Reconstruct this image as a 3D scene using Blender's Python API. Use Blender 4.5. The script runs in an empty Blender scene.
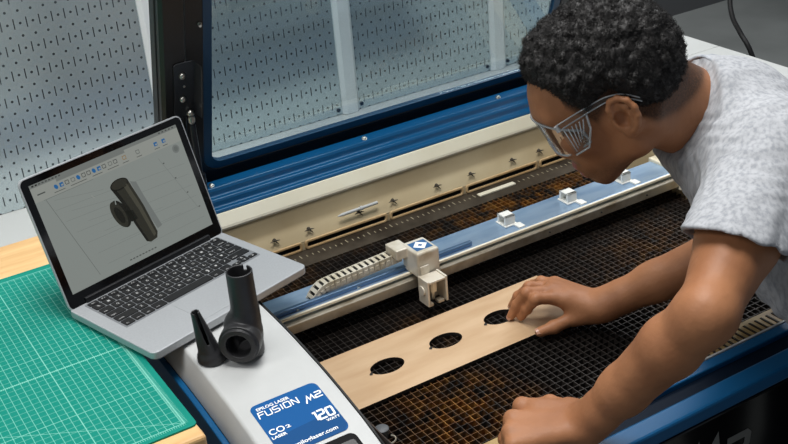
import bpy, math, random
import numpy as np
from mathutils import Vector, Matrix
random.seed(7); np.random.seed(7)
S = bpy.context.scene
COL = S.collection
# ------------------------------------------------------------------ helpers
def lin(h):
    h = h.lstrip('#')
    v = [int(h[i:i+2], 16)/255 for i in (0, 2, 4)]
    return tuple((c/12.92 if c <= .04045 else ((c+.055)/1.055)**2.4) for c in v) + (1,)
def mat(name, col, rough=.5, metal=0., spec=.5, coat=0., noise=None, bump=None, emit=None):
    m = bpy.data.materials.new(name); m.use_nodes = True
    nt = m.node_tree; b = nt.nodes['Principled BSDF']
    c = lin(col) if isinstance(col, str) else col
    b.inputs['Base Color'].default_value = c
    b.inputs['Roughness'].default_value = rough; b.inputs['Metallic'].default_value = metal
    b.inputs['Specular IOR Level'].default_value = spec
    b.inputs['Coat Weight'].default_value = coat
    if emit:
        b.inputs['Emission Color'].default_value = c; b.inputs['Emission Strength'].default_value = emit
    tc = nt.nodes.new('ShaderNodeTexCoord')
    if noise:                                  # (second colour, scale, low, high, stretch)
        c2, sc, lo, hi, st = noise
        mp = nt.nodes.new('ShaderNodeMapping'); mp.inputs['Scale'].default_value = st
        nt.links.new(tc.outputs['Object'], mp.inputs['Vector'])
        n = nt.nodes.new('ShaderNodeTexNoise'); n.inputs['Scale'].default_value = sc; n.inputs['Detail'].default_value = 5
        nt.links.new(mp.outputs['Vector'], n.inputs['Vector'])
        r = nt.nodes.new('ShaderNodeMapRange'); r.inputs['From Min'].default_value = lo; r.inputs['From Max'].default_value = hi
        nt.links.new(n.outputs['Fac'], r.inputs['Value'])
        x = nt.nodes.new('ShaderNodeMix'); x.data_type = 'RGBA'
        x.inputs['A'].default_value = c; x.inputs['B'].default_value = lin(c2)
        nt.links.new(r.outputs['Result'], x.inputs['Factor']); nt.links.new(x.outputs['Result'], b.inputs['Base Color'])
    if bump:                                   # (scale, strength, stretch)
        sc, sg, st = bump
        mp = nt.nodes.new('ShaderNodeMapping'); mp.inputs['Scale'].default_value = st
        nt.links.new(tc.outputs['Object'], mp.inputs['Vector'])
        n = nt.nodes.new('ShaderNodeTexNoise'); n.inputs['Scale'].default_value = sc; n.inputs['Detail'].default_value = 4
        nt.links.new(mp.outputs['Vector'], n.inputs['Vector'])
        bp = nt.nodes.new('ShaderNodeBump'); bp.inputs['Strength'].default_value = sg; bp.inputs['Distance'].default_value = .002
        nt.links.new(n.outputs['Fac'], bp.inputs['Height']); nt.links.new(bp.outputs['Normal'], b.inputs['Normal'])
    return m
class NM:                                      # tiny node-math helper
    def __init__(s, m): s.nt = m.node_tree
    def math(s, op, a, b=0., c=0.):
        n = s.nt.nodes.new('ShaderNodeMath'); n.operation = op
        for i, v in enumerate((a, b, c)):
            if isinstance(v, (int, float)): n.inputs[i].default_value = v
            else: s.nt.links.new(v, n.inputs[i])
        return n.outputs[0]
    def xyz(s):
        tc = s.nt.nodes.new('ShaderNodeTexCoord'); sp = s.nt.nodes.new('ShaderNodeSeparateXYZ')
        s.nt.links.new(tc.outputs['Object'], sp.inputs[0]); return sp.outputs
    def near(s, v, period, off, w):            # 1 where v lies within w of off + k*period
        q = s.math('PINGPONG', s.math('ADD', v, -off + period*400), period/2)
        return s.math('LESS_THAN', q, w)
    def dist(s, v, period, off): return s.math('PINGPONG', s.math('ADD', v, -off + period*400), period/2)
    def within(s, v, a, b): return s.math('MULTIPLY', s.math('GREATER_THAN', v, a), s.math('LESS_THAN', v, b))
    def mixc(s, f, a, b):
        x = s.nt.nodes.new('ShaderNodeMix'); x.data_type = 'RGBA'
        for k, v in (('A', a), ('B', b)):
            if isinstance(v, tuple): x.inputs[k].default_value = v
            else: s.nt.links.new(v, x.inputs[k])
        s.nt.links.new(f, x.inputs['Factor']); return x.outputs['Result']
def glassy(name, col, glossy=.08, extra=0., rough=.03, white=(1, 1, 1, 1), top=.75):
    m = bpy.data.materials.new(name); m.use_nodes = True; nt = m.node_tree
    for n in list(nt.nodes): nt.nodes.remove(n)
    o = nt.nodes.new('ShaderNodeOutputMaterial'); t = nt.nodes.new('ShaderNodeBsdfTransparent'); g = nt.nodes.new('ShaderNodeBsdfGlossy')
    t.inputs['Color'].default_value = lin(col); g.inputs['Roughness'].default_value = rough
    f = nt.nodes.new('ShaderNodeLayerWeight'); f.inputs['Blend'].default_value = .25
    r = nt.nodes.new('ShaderNodeMapRange'); r.inputs['To Min'].default_value = glossy; r.inputs['To Max'].default_value = top
    nt.links.new(f.outputs['Fresnel'], r.inputs['Value'])
    mx = nt.nodes.new('ShaderNodeMixShader'); nt.links.new(r.outputs['Result'], mx.inputs[0])
    nt.links.new(t.outputs[0], mx.inputs[1]); nt.links.new(g.outputs[0], mx.inputs[2])
    last = mx.outputs[0]
    if extra:
        d = nt.nodes.new('ShaderNodeBsdfDiffuse'); d.inputs['Color'].default_value = white
        m2 = nt.nodes.new('ShaderNodeMixShader'); m2.inputs[0].default_value = extra
        nt.links.new(last, m2.inputs[1]); nt.links.new(d.outputs[0], m2.inputs[2]); last = m2.outputs[0]
    nt.links.new(last, o.inputs['Surface']); return m

class MB:
    def __init__(s): s.v = []; s.f = []; s.m = []
    def add(s, vs, fs, mi=0):
        b = len(s.v); s.v += [tuple(map(float, p)) for p in vs]
        s.f += [tuple(i+b for i in f) for f in fs]; s.m += [mi]*len(fs); return s
    def box(s, lo, hi, mi=0, fr=None):
        (a, b, c), (d, e, g) = lo, hi
        vs = [(a,b,c),(d,b,c),(d,e,c),(a,e,c),(a,b,g),(d,b,g),(d,e,g),(a,e,g)]
        if fr: vs = [fr(*p) for p in vs]
        return s.add(vs, [(0,3,2,1),(4,5,6,7),(0,1,5,4),(1,2,6,5),(2,3,7,6),(3,0,4,7)], mi)
    def prism(s, pts, a, b, fr, mi=0):         # polygon pts (p,q) swept from a to b along the third axis; fr(p,q,t)->xyz
        n = len(pts); vs = [fr(p, q, a) for p, q in pts] + [fr(p, q, b) for p, q in pts]
        fs = [(i, (i+1) % n, n+(i+1) % n, n+i) for i in range(n)] + [tuple(range(n))[::-1], tuple(range(n, 2*n))]
        return s.add(vs, fs, mi)
    def lathe(s, a, b, prof, seg=24, mi=0, caps=True):   # prof: (t along a->b in metres, radius)
        a = Vector(a); b = Vector(b); d = (b-a).normalized()
        x = d.orthogonal().normalized(); y = d.cross(x)
        vs = []
        for t, r in prof:
            for k in range(seg):
                an = 2*math.pi*k/seg; vs.append(a + d*t + (x*math.cos(an)+y*math.sin(an))*r)
        fs = []
        for i in range(len(prof)-1):
            for k in range(seg):
                k2 = (k+1) % seg; fs.append((i*seg+k, i*seg+k2, (i+1)*seg+k2, (i+1)*seg+k))
        if caps: fs += [tuple(range(seg))[::-1], tuple(range((len(prof)-1)*seg, len(prof)*seg))]
        return s.add(vs, fs, mi)
    def cyl(s, a, b, r, r2=None, seg=16, mi=0):
        L = (Vector(b)-Vector(a)).length
        return s.lathe(a, b, [(0, r), (L, r if r2 is None else r2)], seg, mi)
    def tube(s, pts, r, seg=8, mi=0):
        P = [Vector(p) for p in pts]; vs = []; x = None
        for i, p in enumerate(P):
            d = (P[min(i+1, len(P)-1)]-P[max(i-1, 0)]).normalized()
            x = d.orthogonal().normalized() if x is None else (x - d*x.dot(d)).normalized()
            y = d.cross(x); rr = r[i] if isinstance(r, (list, tuple)) else r
            for k in range(seg):
                an = 2*math.pi*k/seg; vs.append(p + (x*math.cos(an)+y*math.sin(an))*rr)
        fs = []
        for i in range(len(P)-1):
            for k in range(seg):
                k2 = (k+1) % seg; fs.append((i*seg+k, i*seg+k2, (i+1)*seg+k2, (i+1)*seg+k))
        fs += [tuple(range(seg))[::-1], tuple(range((len(P)-1)*seg, len(P)*seg))]
        return s.add(vs, fs, mi)
    def sphere(s, c, r, seg=12, rings=8, mi=0, sc=(1, 1, 1)):
        vs = [(c[0], c[1], c[2]-r*sc[2])]
        for i in range(1, rings):
            t = math.pi*i/rings - math.pi/2
            for k in range(seg):
                a = 2*math.pi*k/seg; vs.append((c[0]+r*sc[0]*math.cos(t)*math.cos(a), c[1]+r*sc[1]*math.cos(t)*math.sin(a), c[2]+r*sc[2]*math.sin(t)))
        vs.append((c[0], c[1], c[2]+r*sc[2])); fs = []
        for k in range(seg): fs.append((0, 1+(k+1) % seg, 1+k))
        for i in range(rings-2):
            for k in range(seg):
                fs.append((1+i*seg+k, 1+i*seg+(k+1) % seg, 1+(i+1)*seg+(k+1) % seg, 1+(i+1)*seg+k))
        b = 1+(rings-2)*seg; t = len(vs)-1
        for k in range(seg): fs.append((b+k, b+(k+1) % seg, t))
        return s.add(vs, fs, mi)
    def build(s, name, mats, parent=None, smooth=False, bevel=0., loc=None, seg=2, kind=None):
        me = bpy.data.meshes.new(name); v = s.v
        if loc is not None: v = [(a-loc[0], b-loc[1], c-loc[2]) for a, b, c in v]
        me.from_pydata(v, [], s.f)
        for mm in (mats if isinstance(mats, (list, tuple)) else [mats]): me.materials.append(mm)
        me.polygons.foreach_set('material_index', s.m)
        o = bpy.data.objects.new(name, me); COL.objects.link(o)
        if parent is not None:
            o.parent = parent
            if loc is None and parent.type == 'EMPTY' : pass
        if loc is not None: o.location = loc
        me.update()
        if smooth: me.shade_smooth() if smooth is True else me.shade_smooth()
        if smooth == 'auto' or (smooth and bevel == 0 and smooth != True):
            me.set_sharp_from_angle(angle=math.radians(40))
        if bevel:
            bv = o.modifiers.new('bevel', 'BEVEL'); bv.width = bevel; bv.segments = seg; bv.limit_method = 'ANGLE'; bv.angle_limit = math.radians(35)
        if kind: o['kind'] = kind
        return o
def thing(name, label, cat, loc=(0, 0, 0), group=None):
    """Empty at the thing's base; parts are modelled in world space, so keep_world() offsets them."""
    o = bpy.data.objects.new(name, None); COL.objects.link(o); o.location = loc; o.empty_display_size = .05
    o['label'] = label; o['category'] = cat
    if group: o['group'] = group
    return o
def tag(o, label, cat, group=None):
    o['label'] = label; o['category'] = cat
    if group: o['group'] = group
    return o
def settle():                                  # parts built in world space: cancel the parent's offset
    for o in bpy.data.objects:
        if 'local' in o: del o['local']; continue
        if o.parent is not None:
            off = Vector((0, 0, 0)); p = o.parent
            if p.type == 'EMPTY': off = p.location
            if off.length: o.matrix_parent_inverse = Matrix.Translation(-off)
def rrect(w, h, r, n=6, cx=0, cy=0):
    out = []
    for (sx, sy, a0) in ((1, 1, 0), (-1, 1, 90), (-1, -1, 180), (1, -1, 270)):
        for k in range(n+1):
            a = math.radians(a0+90*k/n); out.append((cx+sx*(w/2-r)+r*math.cos(a), cy+sy*(h/2-r)+r*math.sin(a)))
    return out
def frame_with_hole(outer, inner, mb, fr, t0, t1, mi=0):
    """outer and inner are loops with the same count; a plate with a hole."""
    n = len(outer)
    vs = [fr(p, q, t) for t in (t0, t1) for L in (outer, inner) for p, q in L]
    fs = []
    for i in range(n):
        j = (i+1) % n
        fs += [(i, n+i, n+j, j), (2*n+i, 2*n+j, 3*n+j, 3*n+i), (i, j, 2*n+j, 2*n+i), (n+i, 3*n+i, 3*n+j, n+j)]
    mb.add(vs, fs, mi)
def text_polys(txt, size=1., sx=1., shear=0., spacing=1., bold=0.):
    cu = bpy.data.curves.new('txt', 'FONT'); cu.body = txt; cu.size = size; cu.space_character = spacing; cu.offset = bold
    cu.resolution_u = 3
    ob = bpy.data.objects.new('txt', cu); COL.objects.link(ob)
    dg = bpy.context.evaluated_depsgraph_get(); me = bpy.data.meshes.new_from_object(ob.evaluated_get(dg))
    vs = [((v.co.x+shear*v.co.y)*sx, v.co.y) for v in me.vertices]; fs = [tuple(p.vertices) for p in me.polygons]
    bpy.data.objects.remove(ob); bpy.data.curves.remove(cu); bpy.data.meshes.remove(me)
    return vs, fs
def fit_text(mb, txt, u0, u1, v0, v1, fr, mi=0, shear=0., bold=0.):
    """text stretched to the box u0..u1, v0..v1 (v0 baseline, v1 cap top)"""
    vs, fs = text_polys(txt, 1., 1., shear, 1., bold)
    xs = [a for a, b in vs]; ys = [b for a, b in vs]
    x0, x1, y0, y1 = min(xs), max(xs), 0. if min(ys) < -.05 else min(ys), max(ys)
    mb.add([fr(u0+(a-x0)/(x1-x0)*(u1-u0), v0+(b-y0)/(y1-y0)*(v1-v0)) for a, b in vs], fs, mi)
def stroke(mb, pts, w, fr, mi=0):
    P = [Vector(p) for p in pts]; L = []; Rr = []
    for i, p in enumerate(P):
        d1 = (P[i]-P[i-1]).normalized() if i > 0 else (P[1]-P[0]).normalized()
        d2 = (P[i+1]-P[i]).normalized() if i < len(P)-1 else d1
        n1 = Vector((-d1.y, d1.x)); n2 = Vector((-d2.y, d2.x)); n = (n1+n2)
        n = n1 if n.length < .2 else n.normalized(); k = w/2/max(.45, n.dot(n1))
        L.append(p+n*k); Rr.append(p-n*k)
    n = len(P)
    mb.add([fr(*p) for p in L]+[fr(*p) for p in Rr], [(i, i+1, n+i+1, n+i) for i in range(n-1)], mi)
# ------------------------------------------------------------------ signed-distance modelling (surface nets)
def v3(a): return np.array(a, float)
class Cap:
    def __init__(s, a, b, ra, rb=None):
        s.a, s.b, s.ra, s.rb = v3(a), v3(b), ra, ra if rb is None else rb
        s.c = (s.a+s.b)/2; s.r = np.linalg.norm(s.b-s.a)/2 + max(s.ra, s.rb)
    def d(s, P):
        ba = s.b-s.a; l = max(ba@ba, 1e-12); pa = P-s.a
        t = np.clip(pa@ba/l, 0, 1); q = pa - t[:, None]*ba
        return np.sqrt((q*q).sum(1)) - (s.ra+t*(s.rb-s.ra))
class Ell:
    def __init__(s, c, r, B=None):
        s.c, s.rad = v3(c), v3(r); s.B = np.eye(3) if B is None else v3(B); s.r = max(r)
    def d(s, P):
        q = (P-s.c)@s.B; k0 = np.sqrt(((q/s.rad)**2).sum(1)); k1 = np.sqrt(((q/s.rad**2)**2).sum(1))
        return np.where(k1 > 1e-9, k0*(k0-1)/np.maximum(k1, 1e-9), -min(s.rad))
class Half:                                    # half space: negative on the side the normal points away from
    def __init__(s, p, n): s.p = v3(p); s.n = v3(n)/np.linalg.norm(n); s.c = s.p; s.r = 1e9
    def d(s, P): return (P-s.p)@s.n
class Fn:
    def __init__(s, f, c=(0, 0, 0), r=1e9): s.d = f; s.c = v3(c); s.r = r
def smin(a, b, k):
    if k <= 0: return np.minimum(a, b)
    h = np.maximum(k-np.abs(a-b), 0)/k; return np.minimum(a, b) - h*h*k/4
class Tree:
    """ops: ('u'|'s'|'i', shape, k); shape has .d, .c, .r; a Tree may be an operand"""
    def __init__(s, ops=None):
        s.ops = ops or []; s.disp = None
    def u(s, sh, k=.01): s.ops.append(('u', sh, k)); return s
    def s_(s, sh, k=.005): s.ops.append(('s', sh, k)); return s
    def fin(s):
        cs = [o[1] for o in s.ops if o[0] == 'u']
        lo = np.min([c.c-c.r for c in cs], 0); hi = np.max([c.c+c.r for c in cs], 0)
        s.c = (lo+hi)/2; s.r = np.linalg.norm(hi-lo)/2; s.lo, s.hi = lo, hi; return s
    def d(s, P, c=None, rad=None):
        out = np.full(len(P), 1e3); hit = False
        for op, sh, k in s.ops:
            if c is not None and sh.r < 1e8 and np.linalg.norm(c-sh.c)-sh.r > rad+.055: continue
            dd = sh.d(P, c, rad) if isinstance(sh, Tree) else sh.d(P)
            if op == 'u': out = smin(out, dd, k)
            elif op == 's': out = -smin(-out, dd, k)
            else: out = -smin(-out, -dd, k)
        if s.disp is not None: out = out + s.disp(P)
        return out
def mesh_sdf(tree, h, pad=.012, n=10):
    tree.fin(); lo = tree.lo-pad; hi = tree.hi+pad
    nb = np.ceil((hi-lo)/(h*n)).astype(int); N = nb*n+4
    key = lambda I: ((I[:, 0]+1)*int(N[1]+2)+(I[:, 1]+1))*int(N[2]+2)+(I[:, 2]+1)
    g = np.stack(np.meshgrid(*[np.arange(n+1)]*3, indexing='ij'), -1).reshape(-1, 3)
    rad = h*n*.87; us = [o[1] for o in tree.ops if o[0] == 'u']
    UC = np.array([u.c for u in us]); UR = np.array([u.r for u in us])
    keys, vs, quads = [], [], []
    cell_off = np.array([(a, b, c) for a in (0, 1) for b in (0, 1) for c in (0, 1)])
    pairs = [(a, b) for a in range(8) for b in range(a+1, 8) if np.abs(cell_off[a]-cell_off[b]).sum() == 1]
    for bi in np.ndindex(*nb):
        base = np.array(bi)*n; ctr = lo+(base+n/2)*h
        if not (np.linalg.norm(UC-ctr, axis=1)-UR < rad+.055).any(): continue
        D = tree.d(lo+(base+g)*h, ctr, rad).reshape(n+1, n+1, n+1)
        if D.min() > 0 or D.max() < 0: continue
        sg = D < 0
        C8 = np.stack([D[a:a+n, b:b+n, c:c+n] for a, b, c in cell_off], -1).reshape(-1, 8)
        ins = (C8 < 0).sum(1); idx = np.where((ins > 0) & (ins < 8))[0]
        if len(idx):
            ci = np.stack(np.unravel_index(idx, (n, n, n)), -1); c8 = C8[idx]
            acc = np.zeros((len(idx), 3)); cnt = np.zeros(len(idx))
            for a, b in pairs:
                m = (c8[:, a] < 0) != (c8[:, b] < 0)
                t = np.where(m, c8[:, a]/np.where(m, c8[:, a]-c8[:, b], 1), 0)
                acc += np.where(m[:, None], cell_off[a]+t[:, None]*(cell_off[b]-cell_off[a]), 0); cnt += m
            keys.append(key(base+ci)); vs.append(lo+(base+ci+acc/cnt[:, None])*h)
        for ax in range(3):
            o1, o2 = (ax+1) % 3, (ax+2) % 3
            sl0 = [slice(0, n)]*3; sl1 = list(sl0); sl1[ax] = slice(1, n+1)
            A = sg[tuple(sl0)]; Bb = sg[tuple(sl1)]
            E = np.argwhere(A != Bb)
            if len(E):
                e1 = np.eye(3, dtype=int)[o1]; e2 = np.eye(3, dtype=int)[o2]; G = base+E
                q = np.stack([key(G-e1-e2), key(G-e2), key(G), key(G-e1)], 1)
                fl = ~A[tuple(E.T)]; q[fl] = q[fl][:, ::-1]; quads.append(q)
    K = np.concatenate(keys); V = np.concatenate(vs); Q = np.concatenate(quads)
    o = np.argsort(K); K = K[o]; V = V[o]
    p = np.searchsorted(K, Q); p = np.clip(p, 0, len(K)-1)
    ok = (K[p] == Q).all(1); return V, p[ok]
def np_obj(name, V, F, mats, parent=None, smooth=True):
    me = bpy.data.meshes.new(name); me.vertices.add(len(V)); me.vertices.foreach_set('co', V.astype(np.float32).ravel())
    k = F.shape[1]; me.loops.add(F.size); me.loops.foreach_set('vertex_index', F.astype(np.int32).ravel())
    me.polygons.add(len(F)); me.polygons.foreach_set('loop_start', np.arange(0, F.size, k, dtype=np.int32))
    me.polygons.foreach_set('loop_total', np.full(len(F), k, dtype=np.int32)) if False else None
    me.update(calc_edges=True); me.validate()
    for mm in (mats if isinstance(mats, (list, tuple)) else [mats]): me.materials.append(mm)
    if smooth: me.shade_smooth()
    o = bpy.data.objects.new(name, me); COL.objects.link(o)
    if parent is not None: o.parent = parent
    return o
def worley(P, cell, seed=0):
    q = P/cell; b = np.floor(q).astype(np.int64); best = np.full(len(P), 9.)
    for dx in (-1, 0, 1):
        for dy in (-1, 0, 1):
            for dz in (-1, 0, 1):
                c = b+np.array([dx, dy, dz]); hsh = (c[:, 0]*73856093) ^ (c[:, 1]*19349663) ^ (c[:, 2]*83492791) ^ seed
                r = np.stack([((hsh*k) % 10007)/10007. for k in (7919, 104729, 15485863)], 1)
                best = np.minimum(best, ((c+r-q)**2).sum(1))
    return np.sqrt(best)
# ------------------------------------------------------------------ materials
WOOD = mat('wood_top', '#E3BE86', .45, noise=('#CFA068', 6, .35, .7, (1, 9, 3)))
PLY = mat('plywood', '#C3A684', .6, noise=('#B49470', 7, .35, .7, (1, 5, 2)))
PLYEDGE = mat('burnt_edge', '#1B1410', .8)
WHITE = mat('white_paint', '#BEC0BF', .35, noise=('#B8BAB9', 30, .3, .8, (1, 1, 1)))
BENCHW = mat('bench_white', '#B9BBB9', .5)
BLUE = mat('blue_paint', '#0A5585', .42, spec=.35)
BLUED = mat('groove_dark_blue', '#051425', .6, spec=.15)  # much darker blue for the recessed door groove
BLACK = mat('black_paint', '#0D0D0F', .35)
BLACKG = mat('black_gloss', '#07080A', .12)
RUBBER = mat('black_rubber', '#0B0B0C', .6)
CREAM = mat('cream_enamel', '#CDBD9A', .5, noise=('#B09A74', 5, .4, .8, (1, 1, 1)))
CREAML = mat('light_cream_enamel', '#E2DCC8', .45, noise=('#CFC4A6', 4, .45, .8, (1, 1, 1)))
SOOT = mat('sooty_steel', '#15110E', .75, noise=('#2C1C10', 14, .4, .7, (1, 1, 1)))
STEEL = mat('steel', '#B9B7B0', .3, metal=1.)
STEELW = mat('worn_aluminium', '#CFC8B8', .38, metal=.75, noise=('#9D8D74', 22, .45, .75, (1, 4, 1)))
GBLUE = mat('blue_anodised', '#A6BFD8', .3, metal=.6, noise=('#8CAACA', 14, .4, .7, (1, 4, 1)))
DKMETAL = mat('dark_metal', '#2A2D33', .35, metal=.7)
ALU = mat('laptop_aluminium', '#B9BCBF', .42, metal=.4, noise=('#B2B5B8', 300, .3, .7, (1, 1, 1)))
KEYB = mat('key_black', '#0D0D0F', .55)
GLYPH = mat('key_legend', '#A8A8A8', .6)
PRINT = mat('printed_black_plastic', '#29292B', .4, bump=(1, .25, (60, 60, 900)))
CHAINW = mat('chain_white', '#C9C4B6', .5, noise=('#A39678', 30, .4, .8, (1, 1, 1)))
HEADW = mat('carriage_white', '#D9D2C3', .4, metal=.25, noise=('#A89779', 25, .5, .8, (1, 1, 1)))
LABELB = mat('label_blue', '#07528F', .6, spec=.15)
LABELD = mat('label_dark_blue', '#06477D', .6, spec=.15)
LETTER = mat('letter_white', '#F2F4F5', .5)
GREYL = mat('grey_lettering', '#6B6B68', .5)
FLOORM = mat('grey_floor', '#8A8D8B', .75, noise=('#666967', 1.2, .3, .7, (1, 1, 1)))
WALLM = mat('dark_wall', '#4A4B4D', .8)
KNOBG = mat('grey_knob', '#55585C', .5)
# cutting grid: dark steel with rusty, sooty patches
GRID = mat('rusty_grid', '#28221E', .5, metal=.35)
g_ = NM(GRID); nt = GRID.node_tree; tc = nt.nodes.new('ShaderNodeTexCoord')
def noise_fac(scale, lo, hi, det=4):
    n = nt.nodes.new('ShaderNodeTexNoise'); n.inputs['Scale'].default_value = scale; n.inputs['Detail'].default_value = det
    nt.links.new(tc.outputs['Object'], n.inputs['Vector']); r = nt.nodes.new('ShaderNodeMapRange')
    r.inputs['From Min'].default_value = lo; r.inputs['From Max'].default_value = hi; nt.links.new(n.outputs['Fac'], r.inputs['Value']); return r.outputs['Result']
rust = g_.mixc(noise_fac(90, .35, .7), lin('#7A4518'), lin('#B07F3A'))
gX, gY, gZ = g_.xyz()
def spot(x, y, rx, ry):
    a = g_.math('DIVIDE', g_.math('ADD', gX, -x), rx); b = g_.math('DIVIDE', g_.math('ADD', gY, -y), ry)
    d = g_.math('SQRT', g_.math('ADD', g_.math('MULTIPLY', a, a), g_.math('MULTIPLY', b, b))); return g_.math('MAXIMUM', g_.math('SUBTRACT', 1., d), 0.)
area_ = g_.math('ADD', g_.math('ADD', spot(.43, -.45, .17, .16), spot(.98, .08, .34, .10)), g_.math('MULTIPLY', noise_fac(4.5, .52, .75, 3), .35))
fac = g_.math('MINIMUM', g_.math('MULTIPLY', g_.math('MULTIPLY', area_, 1.25), noise_fac(38, .38, .62)), 1.)
base = g_.mixc(noise_fac(45, .4, .7), lin('#2F2A27'), lin('#3E3834'))
nt.links.new(g_.mixc(fac, base, rust), nt.nodes['Principled BSDF'].inputs['Base Color'])
# pegboard: brushed galvanised sheet with punched round holes and vertical slots, one inch apart
PEG = mat('galvanised_pegboard', '#8E9BA3', .3, metal=.65)
def peg_nodes():
    n = NM(PEG); X, Y, Z = n.xyz(); I = .0254
    dx = n.dist(X, I, I/2); dz = n.dist(Z, I, .0)
    hole = n.math('LESS_THAN', n.math('SQRT', n.math('ADD', n.math('MULTIPLY', dx, dx), n.math('MULTIPLY', dz, dz))), .0027)
    sx = n.dist(X, I, 0.); sz = n.dist(Z, 2*I, I)
    slot = n.math('MULTIPLY', n.math('LESS_THAN', sx, .0012), n.math('LESS_THAN', sz, .0105))
    rx = n.math('LESS_THAN', n.math('ABSOLUTE', X), .196)
    m = n.math('MULTIPLY', n.math('MAXIMUM', hole, slot), rx)
    t2 = PEG.node_tree; b = t2.nodes['Principled BSDF']
    no = t2.nodes.new('ShaderNodeTexNoise'); no.inputs['Scale'].default_value = 350; no.inputs['Detail'].default_value = 2
    tcx = t2.nodes.new('ShaderNodeTexCoord'); t2.links.new(tcx.outputs['Object'], no.inputs['Vector'])
    ca = n.mixc(no.outputs['Fac'], lin('#BAC8CC'), lin('#CEDADC'))
    t2.links.new(n.mixc(m, ca, lin('#33393E')), b.inputs['Base Color'])
    t2.links.new(n.math('SUBTRACT', .65, n.math('MULTIPLY', m, .65)), b.inputs['Metallic'])
    t2.links.new(n.math('ADD', .27, n.math('MULTIPLY', m, .4)), b.inputs['Roughness'])
peg_nodes()
# cutting mat: half-inch grid, brighter every two inches, border with ticks, diagonals
MATG = mat('green_cutting_mat', '#0FA08C', .7, spec=.2)
def mat_nodes():
    n = NM(MATG); X, Y, Z = n.xyz(); H = .0127      # local origin: inner border corner, x to the left negative
    inside = n.math('MULTIPLY', n.math('MULTIPLY', n.math('LESS_THAN', X, .0006), n.math('GREATER_THAN', Y, -.0006)), n.math('MULTIPLY', n.math('GREATER_THAN', X, -.8642), n.math('LESS_THAN', Y, .5595)))
    RY = .2370; CX = .0110
    minor = n.math('MAXIMUM', n.near(X, CX, -.1135, .00045), n.math('MULTIPLY', n.near(Y, H, RY, .00045), .72))
    major = n.math('MAXIMUM', n.math('MAXIMUM', n.near(Y, H*14, RY+H*4, .0006), n.near(X, 1.9, -.1135, .0007)), n.math('MAXIMUM', n.near(X, 10., 0, .0008), n.near(Y, .5588, 0, .0008)))
    rul = n.math('MULTIPLY', n.math('LESS_THAN', n.math('ABSOLUTE', n.math('SUBTRACT', Y, RY)), .0021), n.near(X, CX/4, 0, .0005))
    rul2 = n.math('MAXIMUM', rul, n.math('LESS_THAN', n.math('ABSOLUTE', n.math('SUBTRACT', Y, RY)), .0007))
    diag = n.math('LESS_THAN', n.math('ABSOLUTE', n.math('ADD', n.math('MULTIPLY', X, .577), Y)), .0005)
    pat = n.math('MULTIPLY', inside, n.math('MAXIMUM', n.math('MULTIPLY', minor, .68), n.math('MAXIMUM', n.math('MULTIPLY', n.math('MAXIMUM', major, diag), .8), n.math('MULTIPLY', rul2, .9))))
    tx = n.math('MULTIPLY', n.math('MULTIPLY', n.within(X, .0008, .005), n.near(Y, H/4, 0, .0004)), n.within(Y, 0., .5588))
    ty = n.math('MULTIPLY', n.math('MULTIPLY', n.within(Y, -.005, -.0008), n.near(X, H/4, 0, .0004)), n.within(X, -.8636, 0.))
    tx2 = n.math('MULTIPLY', n.math('MULTIPLY', n.within(X, -.0035, .0), n.near(Y, H/8, 0, .00035)), n.within(Y, 0., .5588))
    pat = n.math('MAXIMUM', pat, n.math('MULTIPLY', n.math('MAXIMUM', n.math('MAXIMUM', tx, ty), tx2), .75))
    t2 = MATG.node_tree; t2.links.new(n.mixc(pat, lin('#078272'), lin('#86CDBB')), t2.nodes['Principled BSDF'].inputs['Base Color'])
mat_nodes()
GLASS = glassy('lid_acrylic', '#E4EBED', .015, top=.2)
SCREENGLASS = mat('screen_glass', '#050506', .08, spec=.6)
FZ = -1.02                                     # floor level; z = 0 is the top of the laptop's base
# ------------------------------------------------------------------ setting
MB().box((-3.2, -3.2, FZ-.05), (5.2, 2.75, FZ)).build('floor', FLOORM, kind='structure')
MB().box((-3.2, 2.75, FZ-.05), (5.2, 2.85, 2.2)).build('wall_back', WALLM, kind='structure')
# ------------------------------------------------------------------ bench with pegboard back
bench = thing('workbench', 'long white workbench running along behind the laser cutter, carrying the pegboard', 'workbench', (.4, .55, FZ))
MB().box((-1.3, .40, -.135), (1.83, .70, -.105)).build('bench_top', BENCHW, bench, bevel=.003)
MB().box((1.34, -.10, -.135), (1.83, .3995, -.105)).build('bench_return', BENCHW, bench, bevel=.003)
MB().box((1.76, -.06, FZ+.004), (1.80, -.02, -.1355)).build('leg', DKMETAL, bench)
MB().box((-1.28, .44, FZ+.004), (-1.24, .68, -.136)).build('leg', DKMETAL, bench)
MB().box((1.76, .44, FZ+.004), (1.80, .68, -.136)).build('leg', DKMETAL, bench)
MB().box((-1.24, .64, -.30), (1.76, .66, -.136)).build('rear_apron', DKMETAL, bench)
PX = [-.92, -.468, -.015, .43, .88, 1.315, 1.758]
GALV = mat('galvanised_post', '#E6EAEB', .4, metal=.15)
for i in range(6):
    cx = (PX[i]+PX[i+1])/2; w = PX[i+1]-PX[i]-.046; P0_ = (cx, .66, -.104)
    p = MB().box((-w/2, 0, 0), (w/2, .012, .85)).build('pegboard_panel', PEG, bench); p.location = P0_
    for sx in (-1, 1):
        MB().lathe((sx*(w/2-.009), 0, .012), (sx*(w/2-.009), -.004, .012), [(0, .005), (.003, .0045), (.004, .002)], 10).build('screw', DKMETAL, p)
for i, x in enumerate(PX):
    m = MB(); m.prism([(-.0225, 0), (-.0225, -.016), (-.014, -.024), (.014, -.024), (.0225, -.016), (.0225, 0)], 0, .86, lambda p, q, t: (p, q, t))
    o = m.build('pegboard_post', GALV, bench); o.location = (x, .672, -.104)
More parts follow.
